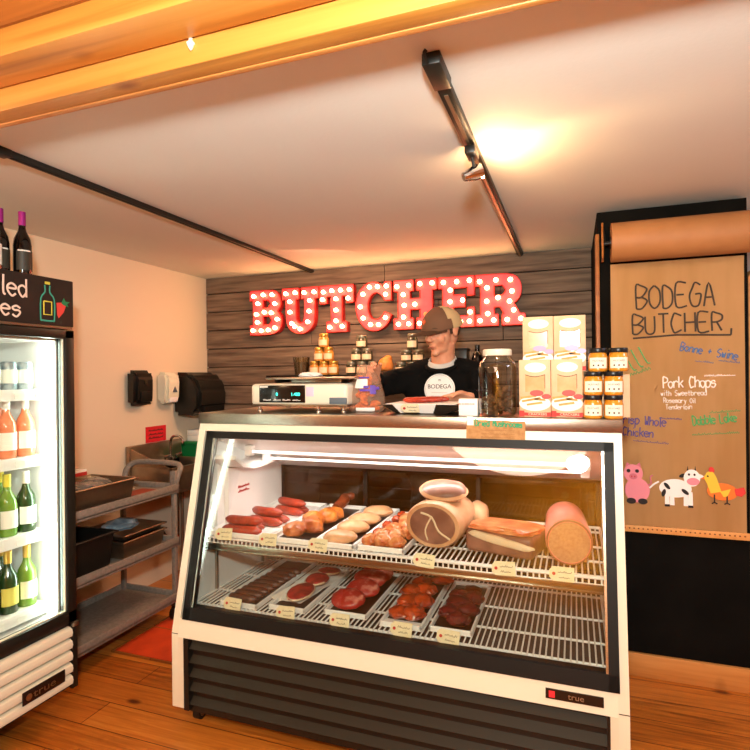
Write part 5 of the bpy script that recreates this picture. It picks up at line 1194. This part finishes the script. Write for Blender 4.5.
# ================================================================== UTILITY CART AND SINK CORNER
ca = thing('utility_cart', 'grey plastic three shelf utility cart with a curved handle by the left wall', 'cart', (-2.62, 2.46, 0))
ax0, ax1, ay0, ay1 = -2.86, -2.392, 1.96, 2.905
for nm, z in (('top_shelf', .855), ('middle_shelf', .515), ('bottom_shelf', .165)):
    bm = B(); box(bm, ax0, ax1, ay0, ay1, z - .035, z - .022, .004)
    for p in ((ax0, ax0 + .018, ay0, ay1), (ax1 - .018, ax1, ay0, ay1), (ax0, ax1, ay0, ay0 + .018), (ax0, ax1, ay1 - .018, ay1)): box(bm, *p, z - .045, z + .012, .006)
    obj(nm, bm, M['cart'], ca)
for x in (ax0 + .025, ax1 - .025):
    for y in (ay0 + .025, ay1 - .025):
        bm = B(); box(bm, x - .014, x + .014, y - .014, y + .014, .10, .86, .004); p_ = obj('post', bm, M['cart'], ca)
        bm = B(); cyl(bm, (x - .012, y, .045), (x + .012, y, .045), .045, 18); w_ = obj('caster', bm, M['black'], ca)
        bm = B(); box(bm, x - .02, x + .02, y - .014, y + .014, .088, .115); box(bm, x - .02, x - .015, y - .012, y + .012, .045, .1); box(bm, x + .015, x + .02, y - .012, y + .012, .045, .1); obj('fork', bm, M['steel'], w_)
bm = B(); tube(bm, smoothpts([(ax0 + .03, ay1 - .02, .86), (ax0 + .03, ay1 + .0, .93), (ax0 + .05, ay1 + .03, .968), (ax0 + .12, ay1 + .05, .985), (ax1 - .1, ay1 + .05, .985), (ax1 - .02, ay1 + .03, .968), (ax1 - .01, ay1 + .0, .93), (ax1 - .02, ay1 - .02, .86)], 4), .018, 10); box(bm, ax1 - .05, ax1 - .004, ay1 - .04, ay1 - .01, .85, .95, .006); obj('handle', bm, M['cart'], ca)
def pan(label, x0, x1, y0, y1, z, h, m, cat='pan', nm='steel_pan', yaw=0, grp=None, rim=.014, cont=None):
    t = thing(nm, label, cat, ((x0+x1)/2, (y0+y1)/2, z), 0, grp)
    bm = B(); w = .008; tp = .018
    o_ = [bm.verts.new(V(p)) for p in ((x0 + tp, y0 + tp, z), (x1 - tp, y0 + tp, z), (x1 - tp, y1 - tp, z), (x0 + tp, y1 - tp, z))]
    o2 = [bm.verts.new(V(p)) for p in ((x0, y0, z + h), (x1, y0, z + h), (x1, y1, z + h), (x0, y1, z + h))]
    i2 = [bm.verts.new(V(p)) for p in ((x0 + w, y0 + w, z + h), (x1 - w, y0 + w, z + h), (x1 - w, y1 - w, z + h), (x0 + w, y1 - w, z + h))]
    i1 = [bm.verts.new(V(p)) for p in ((x0 + tp + w, y0 + tp + w, z + .006), (x1 - tp - w, y0 + tp + w, z + .006), (x1 - tp - w, y1 - tp - w, z + .006), (x0 + tp + w, y1 - tp - w, z + .006))]
    for p, q2 in ((o_, o2), (o2, i2), (i2, i1)):
        for i in range(4): bm.faces.new((p[i], p[(i+1) % 4], q2[(i+1) % 4], q2[i]))
    bm.faces.new(o_); bm.faces.new(i1); obj('pan_body', bm, m, t)
    bm = B()
    for p in ((x0 - rim, x0 + .004, y0 - rim, y1 + rim), (x1 - .004, x1 + rim, y0 - rim, y1 + rim), (x0 - rim, x1 + rim, y0 - rim, y0 + .004), (x0 - rim, x1 + rim, y1 - .004, y1 + rim)): box(bm, *p, z + h - .004, z + h + .006, .003, 1)
    obj('rim', bm, m, t)
    return t
pan('wide steel pan of plastic wrap on the cart top shelf', -2.765, -2.43, 2.00, 2.56, .835, .125, M['steeld'])
bm = B()
for i in range(7): blob(bm, (-2.62 + .04 * sin(i * 2), 2.08 + i * .068, .935), (.11, .07, .03), i, i, .35, 2.6)
o = obj('plastic_wrap', voxel(bm, .008, 2), mat('dusty plastic wrap', '#8f8a86', .15, .3, noise_s=14, col2='#4d4a48', bump=.3), base=(-2.62, 2.3, .91)); tag(o, 'crumpled plastic wrap filling the pan on the cart top', 'wrap')
rb = thing('paper_carton', 'white and red paper carton standing behind the pan on the cart', 'box', (-2.825, 2.34, .99))
bm = B(); box(bm, -2.838, -2.788, 2.10, 2.55, .836, 1.0, .003); obj('carton', bm, M['paper'], rb)
bm = B(); box(bm, -2.7885, -2.7868, 2.10, 2.55, .955, .985); obj('red_stripe', bm, M['redink'], rb)
bm = B(); box(bm, -2.838, -2.80, 2.1, 2.4, .998, 1.015, .002); obj('top_flap', bm, M['card'], rb)
o = B(); box(o, -2.62, -2.5, 2.62, 2.82, .835, .838); o = obj('red_card', o, mat('dull red card', '#8f3a22', .6, noise_s=40, bump=.01), base=(-2.56, 2.72, .835)); tag(o, 'dull red card lying flat near the handle end of the cart top', 'card')
o = B(); box(o, -2.76, -2.66, 2.62, 2.8, .835, .842, .002); o = obj('folded_paper', o, M['paper'], base=(-2.7, 2.7, .835)); tag(o, 'white folded paper on the cart top behind the red card', 'paper')
pan('deep black plastic tub on the cart middle shelf beside the cooler', -2.80, -2.45, 1.99, 2.42, .494, .19, M['tub'], 'tub', 'plastic_tub', rim=.02)
pan('steel pan on the cart middle shelf at the handle end, lower of two', -2.80, -2.45, 2.49, 2.83, .494, .10, M['steeld'], rim=.012)
pan('shallow steel pan nested on the pan at the cart middle shelf', -2.795, -2.455, 2.495, 2.825, .602, .028, M['steeld'], rim=.016)
bm = B(); blob(bm, (-2.60, 2.62, .66), (.09, .12, .03), .3, 9, .3, 2.2); o = obj('blue_bag', bm, mat('pale blue plastic bag', '#a9bccb', .25, noise_s=18, col2='#6d8496', bump=.2), base=(-2.6, 2.62, .63)); tag(o, 'pale blue crumpled plastic bag in the nested cart pan', 'bag')
# hand sink
sk = thing('hand_sink', 'stainless hand sink with a tall splash back on the left wall behind the cart', 'sink', (-2.85, 3.38, .85))
bm = B(); box(bm, -2.998, -2.96, 3.07, 3.62, .80, 1.06, .006); obj('splash_back', bm, M['steeld'], sk)
bm = B()
for p in ((-2.985, -2.60, 3.08, 3.10), (-2.985, -2.60, 3.59, 3.61), (-2.985, -2.96, 3.08, 3.61), (-2.625, -2.60, 3.08, 3.61)): box(bm, *p, .76, .92, .004)
box(bm, -2.985, -2.60, 3.08, 3.61, .74, .76); quadprism(bm, [(-2.96, .92), (-2.62, .92), (-2.96, 1.04)], 'y', 3.08, 3.095); obj('basin', bm, M['steeld'], sk)
bm = B(); cyl(bm, (-2.90, 3.42, .92), (-2.90, 3.42, .95), .02); tube(bm, smoothpts([(-2.90, 3.42, .93), (-2.90, 3.42, 1.05), (-2.88, 3.42, 1.095), (-2.83, 3.42, 1.105), (-2.79, 3.42, 1.08), (-2.785, 3.42, 1.05)], 4), .0095, 10); fc = obj('faucet', bm, M['chrome'], sk)
bm = B(); tube(bm, [(-2.90, 3.36, .925), (-2.90, 3.36, .95), (-2.85, 3.35, .965)], .01, 10); tube(bm, [(-2.90, 3.48, .925), (-2.90, 3.48, .95), (-2.85, 3.49, .965)], .01, 10); obj('tap_handle', bm, M['chrome'], fc)
bm = B(); cyl(bm, (-2.8, 3.35, .40), (-2.8, 3.35, .745), .025); tube(bm, smoothpts([(-2.8, 3.35, .42), (-2.8, 3.35, .36), (-2.88, 3.35, .34), (-2.95, 3.35, .40), (-2.995, 3.35, .42)]), .022, 10); obj('drain_pipe', bm, M['chrome'], sk)
rs = thing('red_sign', 'red notice card taped to the left wall above the faucet', 'sign', (-2.998, 3.375, 1.06))
bm = B(); box(bm, -2.999, -2.996, 3.27, 3.485, 1.062, 1.18); obj('card', bm, M['redlabel'], rs)
bm = B(); f_ = frame((-2.9955, 3.30, 1.145), (0, 1, 0), (0, 0, 1))
for k in range(3): squiggle(bm, f_ @ Matrix.Translation((.0, -.028 * k, 0)), .15, .014, .0022, k)
obj('print', bm, M['ink'], rs)
gb = thing('green_bin', 'green plastic tub on a stand beside the hand sink', 'tub', (-2.86, 3.80, .80))
bm = B(); quadprism(bm, [(3.66, .85), (3.98, .85), (3.995, 1.02), (3.645, 1.02)], 'x', -2.985, -2.75); obj('tub_body', bm, M['green'], gb)
bm = B(); box(bm, -2.99, -2.74, 3.64, 4.0, 1.01, 1.03, .006); obj('rim', bm, M['green'], gb)
sd = thing('side_stand', 'dark stand under the green tub in the back left corner', 'stand', (-2.86, 3.82, 0))
bm = B(); box(bm, -2.995, -2.70, 3.63, 3.998, .82, .85, .004); obj('top', bm, M['steeld'], sd)
for x in (-2.98, -2.715):
    for y in (3.645, 3.985):
        bm = B(); cyl(bm, (x, y, 0), (x, y, .822), .012); obj('leg', bm, M['steeld'], sd)
for i, (z0, z1) in enumerate(((1.031, 1.075), (1.076, 1.12))):
    t = thing('glove_box', f'white and red box of gloves on the green tub, {"lower" if i == 0 else "upper"} one', 'box', (-2.86, 3.80, z0), 0, 'glove boxes on the green tub')
    bm = B(); box(bm, -2.97, -2.80, 3.70, 3.93, z0, z1, .003); obj('carton', bm, M['paper'], t)
    bm = B(); box(bm, -2.8005, -2.799, 3.73, 3.80, z0 + .02, z0 + .03); obj('red_print', bm, M['redink'], t)
# dispensers on the left wall
ds = thing('soap_dispenser', 'black soap dispenser on the left wall, nearest the cooler', 'dispenser', (-3, 3.22, 1.36))
bm = B(); quadprism(bm, [(-3, 1.355), (-2.93, 1.345), (-2.90, 1.37), (-2.895, 1.56), (-2.92, 1.60), (-3, 1.605)], 'y', 3.075, 3.262); bmesh.ops.bevel(bm, geom=bm.edges[:], offset=.026, segments=4, affect='EDGES'); obj('housing', bm, M['black'], ds)
bm = B(); box(bm, -2.9, -2.888, 3.115, 3.222, 1.375, 1.45, .005); obj('push_bar', bm, M['gasket'], ds)
bm = B(); box(bm, -2.898, -2.889, 3.15, 3.18, 1.50, 1.53, .003); obj('window', bm, M['louver'], ds)
dw = thing('soap_dispenser', 'white soap dispenser between the two black dispensers', 'dispenser', (-3, 3.5, 1.36))
bm = B(); quadprism(bm, [(-3, 1.36), (-2.93, 1.34), (-2.90, 1.37), (-2.89, 1.54), (-2.91, 1.585), (-3, 1.59)], 'y', 3.385, 3.54); bmesh.ops.bevel(bm, geom=bm.edges[:], offset=.022, segments=4, affect='EDGES'); obj('housing', bm, M['white'], dw)
bm = B(); lathe(bm, [(0, 0), (.03, 0), (.03, .004), (0, .004)], n=3, mtx=frame((-2.8945, 3.47, 1.45), (0, 1, 0), (0, 0, 1)) @ Matrix.Rotation(radians(90), 4, 'Z')); obj('badge', bm, mat('slate badge', '#56606c', .5, noise_s=40, bump=.01), dw)
bm = B(); box(bm, -2.915, -2.898, 3.42, 3.51, 1.36, 1.40, .005); obj('push_bar', bm, M['tray'], dw)
pt = thing('towel_dispenser', 'large black paper towel dispenser on the left wall in the corner', 'dispenser', (-3, 3.8, 1.3))
bm = B(); quadprism(bm, [(-3, 1.245), (-2.80, 1.245), (-2.745, 1.30), (-2.74, 1.45), (-2.79, 1.545), (-2.86, 1.585), (-3, 1.59)], 'y', 3.565, 3.935); bmesh.ops.bevel(bm, geom=bm.edges[:], offset=.03, segments=4, affect='EDGES'); obj('housing', bm, M['black'], pt)
bm = B(); quadprism(bm, [(-2.76, 1.25), (-2.735, 1.28), (-2.735, 1.32), (-2.76, 1.32)], 'y', 3.62, 3.88); obj('paper_slot', bm, M['gasket'], pt)

# ================================================================== KRAFT PAPER BOARD
pr_ = thing('paper_roll', 'thick brown kraft paper roll mounted high on the black partition', 'paper roll', (.475, 3.0, 2.22))
rc = V((0, 2.985, 2.195)); R_ = .096
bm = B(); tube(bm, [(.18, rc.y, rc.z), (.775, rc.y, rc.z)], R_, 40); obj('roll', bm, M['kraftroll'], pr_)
bm = B(); tube(bm, [(.176, rc.y, rc.z), (.779, rc.y, rc.z)], .03, 20); tube(bm, [(.135, rc.y, rc.z), (.80, rc.y, rc.z)], .010, 10); obj('spindle', bm, M['black'], pr_)
for x in (.150, .788):
    bm = B(); quadprism(bm, [(3.107, 2.13), (3.107, 2.3), (2.985, 2.235), (2.965, 2.21), (2.985, 2.185), (3.0, 2.18), (3.07, 2.12)], 'x', x - .004, x + .004); obj('bracket', bm, M['gasket'], pr_)
bm = B(); tube(bm, smoothpts([(.142, 3.0, 2.3), (.140, 2.97, 2.24), (.142, 2.985, 2.16), (.142, 3.01, 2.11)]), .005, 8); obj('tension_rod', bm, M['beam_dark'], pr_)
ps = thing('kraft_sheet', 'long brown kraft paper sheet hanging on the partition with handwritten specials', 'paper sheet', (.475, 3.09, .77))
PYs = 3.088
bm = B(); nx, nz = 24, 30; g = []
for jz in range(nz + 1):
    z = .772 + (2.105 - .772) * jz / nz; row = []
    for i in range(nx + 1):
        x = .182 + .590 * i / nx
        row.append(bm.verts.new(V((x, PYs + .0035 * noise.noise(V((x * 7, z * 1.1, 3))) - (.004 if jz == nz else 0), z))))
    g.append(row)
for p, q2 in zip(g, g[1:]):
    for i in range(nx): bm.faces.new((p[i], p[i+1], q2[i+1], q2[i]))
bmesh.ops.solidify(bm, geom=bm.faces[:], thickness=-.0008); obj('sheet', bm, M['kraft'], ps)
def pf(x, z, sl=0): return frame((x, PYs - .0045, z), (1, 0, sl), (-sl, 0, 1))
M['marker'] = mat('brown black marker', '#3a2a1c', .7, noise_s=60, bump=.01); M['mblue'] = mat('blue marker', '#4a6a9a', .7, noise_s=60, bump=.01); M['mgreen'] = mat('green marker', '#4fa05a', .7, noise_s=60, bump=.01); M['mpurp'] = mat('purple marker', '#564a8a', .7, noise_s=60, bump=.01); M['mwhite'] = mat('white marker', '#f0e6da', .7, noise_s=60, bump=.01)
bm = B(); strokes(bm, 'BODEGA', pf(.302, 1.868, .015), .112, .0042, .40, .135, 6); obj('title_lettering', bm, M['marker'], ps)
bm = B(); strokes(bm, 'BUTCHER', pf(.284, 1.745, .012), .09, .0042, .48, .17, 8); tube(bm, [pf(.284, 1.727, 0) @ V(p) for p in ((0, -.005, 0), (.2, .006, 0), (.43, -.002, 0))], .0042, 6, flat=((0, 1, 0), .3)); tube(bm, [pf(.284, 1.727, 0) @ V(p) for p in ((.43, -.002, 0), (.432, .03, 0))], .0042, 6, flat=((0, 1, 0), .3)); obj('title_lettering', bm, M['marker'], ps)
bm = B(); strokes(bm, 'Bonne + Swine', pf(.495, 1.655, -.22), .042, .0026, .36, .12, 9); squiggle(bm, pf(.66, 1.60, -.15), .09, .01, .0012, 3); squiggle(bm, pf(.56, 1.60, -.15), .08, .01, .0012, 4); obj('blue_lettering', bm, M['mblue'], ps)
bm = B(); strokes(bm, 'Pork Chops', pf(.42, 1.468, .02), .054, .0028, .34, .09, 10); squiggle(bm, pf(.60, 1.525, .02), .13, .010, .0015, 5)
strokes(bm, 'with Sweetbread', pf(.408, 1.43, .01), .026, .0015, .40, .14, 11); strokes(bm, 'Rosemary Oil', pf(.42, 1.395, .0), .024, .0014, .40, .14, 12); strokes(bm, 'Tenderloin', pf(.43, 1.362, .02), .024, .0014, .40, .14, 13); obj('white_lettering', bm, M['mwhite'], ps)
bm = B(); strokes(bm, 'Crisp Whole', pf(.212, 1.29, -.07), .046, .0026, .36, .12, 14); strokes(bm, 'Chicken', pf(.232, 1.228, -.07), .044, .0026, .38, .12, 15); squiggle(bm, pf(.40, 1.315, -.04), .10, .01, .0013, 6); squiggle(bm, pf(.28, 1.2, -.08), .16, .012, .0013, 7); obj('purple_lettering', bm, M['mpurp'], ps)
bm = B(); strokes(bm, 'Dabble Lake', pf(.55, 1.285, .12), .044, .003, .33, .08, 16); squiggle(bm, pf(.62, 1.345, .1), .13, .012, .0013, 8); squiggle(bm, pf(.545, 1.235, .08), .2, .012, .0013, 9)
strokes(bm, 'lll', pf(.275, 1.55, .5), .10, .003, .5, .2, 17); squiggle(bm, pf(.27, 1.53, .35), .10, .02, .002, 10); obj('green_lettering', bm, M['mgreen'], ps)
rl = thing('yardstick', 'dotted wooden strip across the bottom edge of the kraft paper', 'ruler', (.475, 3.08, .755))
bm = B(); box(bm, .175, .79, 3.078, 3.087, .738, .772, .001); obj('strip', bm, mat('yellow ruler wood', '#e0a05c', .55, noise_s=30, col2='#d8954f'), rl)
bm = B()
for k in range(28): cyl(bm, (.195 + k * .021, 3.0775, .757), (.195 + k * .021, 3.079, .757), .004, 8)
obj('dots', bm, M['beam_dark'], rl)
# paper animal cut-outs
def flat(pts, dy, m, nm, par):
    bm = B(); quadprism(bm, pts, 'y', PYs - .005 - dy, PYs - .0035 - dy); bm.transform(Matrix.Translation((.006, 0, -.02))); return obj(nm, bm, m, par)
def elp(cx, cz, rx, rz, a_=0, n=24): return [(cx + rx * cos(2*pi*i/n) * cos(a_) - rz * sin(2*pi*i/n) * sin(a_), cz + rx * cos(2*pi*i/n) * sin(a_) + rz * sin(2*pi*i/n) * cos(a_)) for i in range(n)]
M['pinkp'] = mat('pink paper', '#e58a96', .7, noise_s=60, bump=.01); M['pinkd'] = mat('dark pink paper', '#d0707e', .7, noise_s=60, bump=.01); M['blackp'] = mat('black paper', '#1f1a18', .7, noise_s=60, bump=.01); M['yelp'] = mat('yellow paper', '#e8c03a', .7, noise_s=60, bump=.01); M['orp'] = mat('orange paper', '#e8782a', .7, noise_s=60, bump=.01); M['redp'] = mat('red paper', '#d83a34', .7, noise_s=60, bump=.01)
pg = thing('pig_cutout', 'pink paper pig cut-out sitting at the bottom of the kraft sheet', 'paper pig', (.285, PYs, .92))
flat(elp(.29, .97, .058, .062), .0, M['pinkp'], 'body', pg); hd2 = flat(elp(.272, 1.055, .045, .046), .0016, M['pinkp'], 'head', pg)
flat([(.236, 1.085), (.243, 1.112), (.262, 1.096)], .001, M['pinkd'], 'ear', pg); flat([(.285, 1.096), (.303, 1.112), (.308, 1.083)], .001, M['pinkd'], 'ear', pg)
sn = flat(elp(.272, 1.040, .019, .015), .0032, M['pinkd'], 'snout', pg)
for dx in (-.007, .007): flat(elp(.272 + dx, 1.040, .003, .005, 0, 12), .0048, M['redink'], 'nostril', sn)
for dx in (-.022, .018): flat(elp(.272 + dx, 1.068, .009, .009, 0, 14), .0032, M['blackp'], 'eye', pg)
for x in (.262, .315): flat(elp(x, .915, .022, .015), .0016, M['blackp'], 'hoof', pg)
bm = B(); tube(bm, smoothpts([(.345, PYs - .006, .98), (.36, PYs - .006, .99), (.356, PYs - .006, 1.02), (.368, PYs - .006, 1.03)]), .003, 6, flat=((0, 1, 0), .3)); obj('tail', bm, M['pinkd'], pg)
cw = thing('cow_cutout', 'white paper cow cut-out with black spots between the pig and the chicken', 'paper cow', (.475, PYs, .92))
flat(elp(.462, .99, .072, .046), .0, M['paper'], 'body', cw); flat(elp(.535, 1.045, .036, .042), .0016, M['paper'], 'head', cw); flat(elp(.54, 1.028, .028, .018), .0032, M['pinkp'], 'muzzle', cw)
for x in (.425, .447, .508, .528): flat([(x - .010, .905), (x + .011, .905), (x + .009, .975), (x - .009, .975)], .0008, M['paper'], 'leg', cw)
for x in (.425, .528): flat([(x - .011, .898), (x + .012, .898), (x + .011, .909), (x - .010, .909)], .0024, M['blackp'], 'hoof', cw)
for (x, z, a_) in ((.425, 1.0, -.9), (.505, .975, -.7), (.41, .965, 1.3)): flat(elp(x, z, .02, .009, a_, 14), .0024, M['blackp'], 'spot', cw)
for (x, dx) in ((.495, -.0), (.572, .0)): flat(elp(x, 1.055, .017, .009, .4 if x < .53 else -.4, 14), .001, M['blackp'] if x < .53 else M['paper'], 'ear', cw)
for x in (.517, .55): flat([(x - .004, 1.08), (x + .004, 1.08), (x, 1.105)], .001, M['blackp'], 'horn', cw)
for x in (.522, .546): flat(elp(x, 1.062, .005, .006, 0, 12), .0034, M['blackp'], 'eye', cw)
bm = B(); tube(bm, smoothpts([(.395, PYs - .006, 1.0), (.372, PYs - .006, .985), (.352, PYs - .006, .965)]), .004, 6, flat=((0, 1, 0), .3)); obj('tail', bm, M['paper'], cw)
ch_ = thing('chicken_cutout', 'orange and yellow paper chicken cut-out at the right of the kraft sheet', 'paper chicken', (.66, PYs, .92))
flat(elp(.665, .985, .066, .042, -.05), .0, M['orp'], 'body', ch_); flat([(.585, 1.05), (.60, 1.078), (.625, 1.08), (.64, 1.055), (.66, .985), (.615, .975), (.60, 1.02)], .0016, M['yelp'], 'neck', ch_)
flat([(.572, 1.047), (.588, 1.055), (.59, 1.04)], .0018, M['orp'], 'beak', ch_); flat(elp(.62, 1.088, .012, .016, .3, 12), .001, M['redp'], 'comb', ch_); flat(elp(.603, 1.058, .004, .004, 0, 10), .0034, M['blackp'], 'eye', ch_)
flat([(.655, .985), (.70, 1.0), (.685, .965), (.67, .96)], .0018, M['yelp'], 'wing', ch_); flat([(.715, 1.0), (.755, 1.012), (.762, .985), (.745, .965), (.72, .972)], .001, M['redp'], 'tail', ch_)
for x in (.637, .69):
    bm = B(); tube(bm, [(x, PYs - .006, .95), (x, PYs - .006, .91)], .003, 6, flat=((0, 1, 0), .3)); tube(bm, [(x - .012, PYs - .006, .905), (x, PYs - .006, .912), (x + .012, PYs - .006, .905)], .003, 6, flat=((0, 1, 0), .3)); obj('leg', bm, M['blackp'], ch_)

# ================================================================== LIGHT
def light(kind, name, loc, power, col, size=.1, target=None, spot=None, blend=.5):
    l = bpy.data.lights.new(name, kind); l.energy = power; l.color = hx(col)[:3]
    if kind == 'AREA': l.shape = 'DISK'; l.size = size
    elif kind == 'SPOT': l.spot_size = radians(spot); l.spot_blend = blend; l.shadow_soft_size = size
    else: l.shadow_soft_size = size
    o = bpy.data.objects.new(name, l); COL.objects.link(o); o.location = loc
    if target: o.rotation_euler = (V(target) - V(loc)).to_track_quat('-Z', 'Y').to_euler()
    return o
light('POINT', 'camera_flash', (.03, -.12, 1.93), 25, '#fafff4', .06)
light('AREA', 'bounce_flash', (.02, -.14, 1.95), 56, '#f4fff8', .17, (-.3, 1.6, 2.75))
light('AREA', 'added_rear_fill', (.1, -2.2, 1.75), 80, '#ffc85a', .5, (.1, -3.2, 2.6))  # added warm fill, lights the rear wall for the reflection in the glass
l_ = light('AREA', 'case_lamp', (-.77, 2.40, 1.165), 4.5, '#fff0ee', 1.5, (-.77, 2.47, .5)); l_.data.shape = 'RECTANGLE'; l_.data.size = 1.45; l_.data.size_y = .03
light('AREA', 'added_fill', (-.6, -1.3, 2.68), 60, '#ffe3c4', 1.6, (-.6, -.2, 0))  # added soft fill behind the camera, no lamp known there
light('AREA', 'added_fill', (1.9, 1.9, 2.36), 22, '#dfe9ff', .9, (1.9, 1.9, 0))  # added cool fill on the right, stands in for daylight
light('SPOT', 'track_lamp_beam', (-.33, 2.035, 2.285), 55, '#ffc98a', .02, (.4, 2.5, 2.42), 120, .7)
light('POINT', 'track_lamp_spill', (-.30, 2.05, 2.27), 5, '#ffc48a', .02)
light('AREA', 'counter_lamp', (-1.5, 3.2, 2.34), 16, '#ffc294', .5, (-1.7, 3.6, .8))
light('AREA', 'added_left_fill', (-2.3, .62, 2.2), 9, '#ffcf9c', .2, (-2.35, 2.2, 2.62))  # added warm fill to brighten the left of the ceiling, no known source
w = bpy.data.worlds.new('room air'); SC.world = w; w.use_nodes = True
w.node_tree.nodes['Background'].inputs[0].default_value = (.9, .75, .6, 1); w.node_tree.nodes['Background'].inputs[1].default_value = .05

# ================================================================== CAMERA
yaw, roll = radians(19.86), atan(.011)
F_ = V((-sin(yaw), cos(yaw), 0)); R0 = V((cos(yaw), sin(yaw), 0)); U0 = V((0, 0, 1))
Rc = R0 * cos(roll) - U0 * sin(roll); Uc = R0 * sin(roll) + U0 * cos(roll)
cam = bpy.data.cameras.new('camera'); cam.sensor_width = 36; cam.lens = 551 / 750 * 36; cam.clip_start = .02
co = bpy.data.objects.new('camera', cam); COL.objects.link(co)
co.matrix_world = Matrix(((Rc.x, Uc.x, -F_.x, 0), (Rc.y, Uc.y, -F_.y, 0), (Rc.z, Uc.z, -F_.z, 1.55), (0, 0, 0, 1)))
SC.camera = co
SC.view_settings.view_transform = 'Standard'; SC.view_settings.look = 'None'; SC.view_settings.exposure = 0.42; SC.view_settings.gamma = 1
SC.cycles.max_bounces = 8; SC.cycles.transparent_max_bounces = 16; SC.cycles.glossy_bounces = 4; SC.cycles.use_denoising = True
SC.cycles.sample_clamp_indirect = 30; SC.cycles.caustics_reflective = False; SC.cycles.caustics_refractive = False
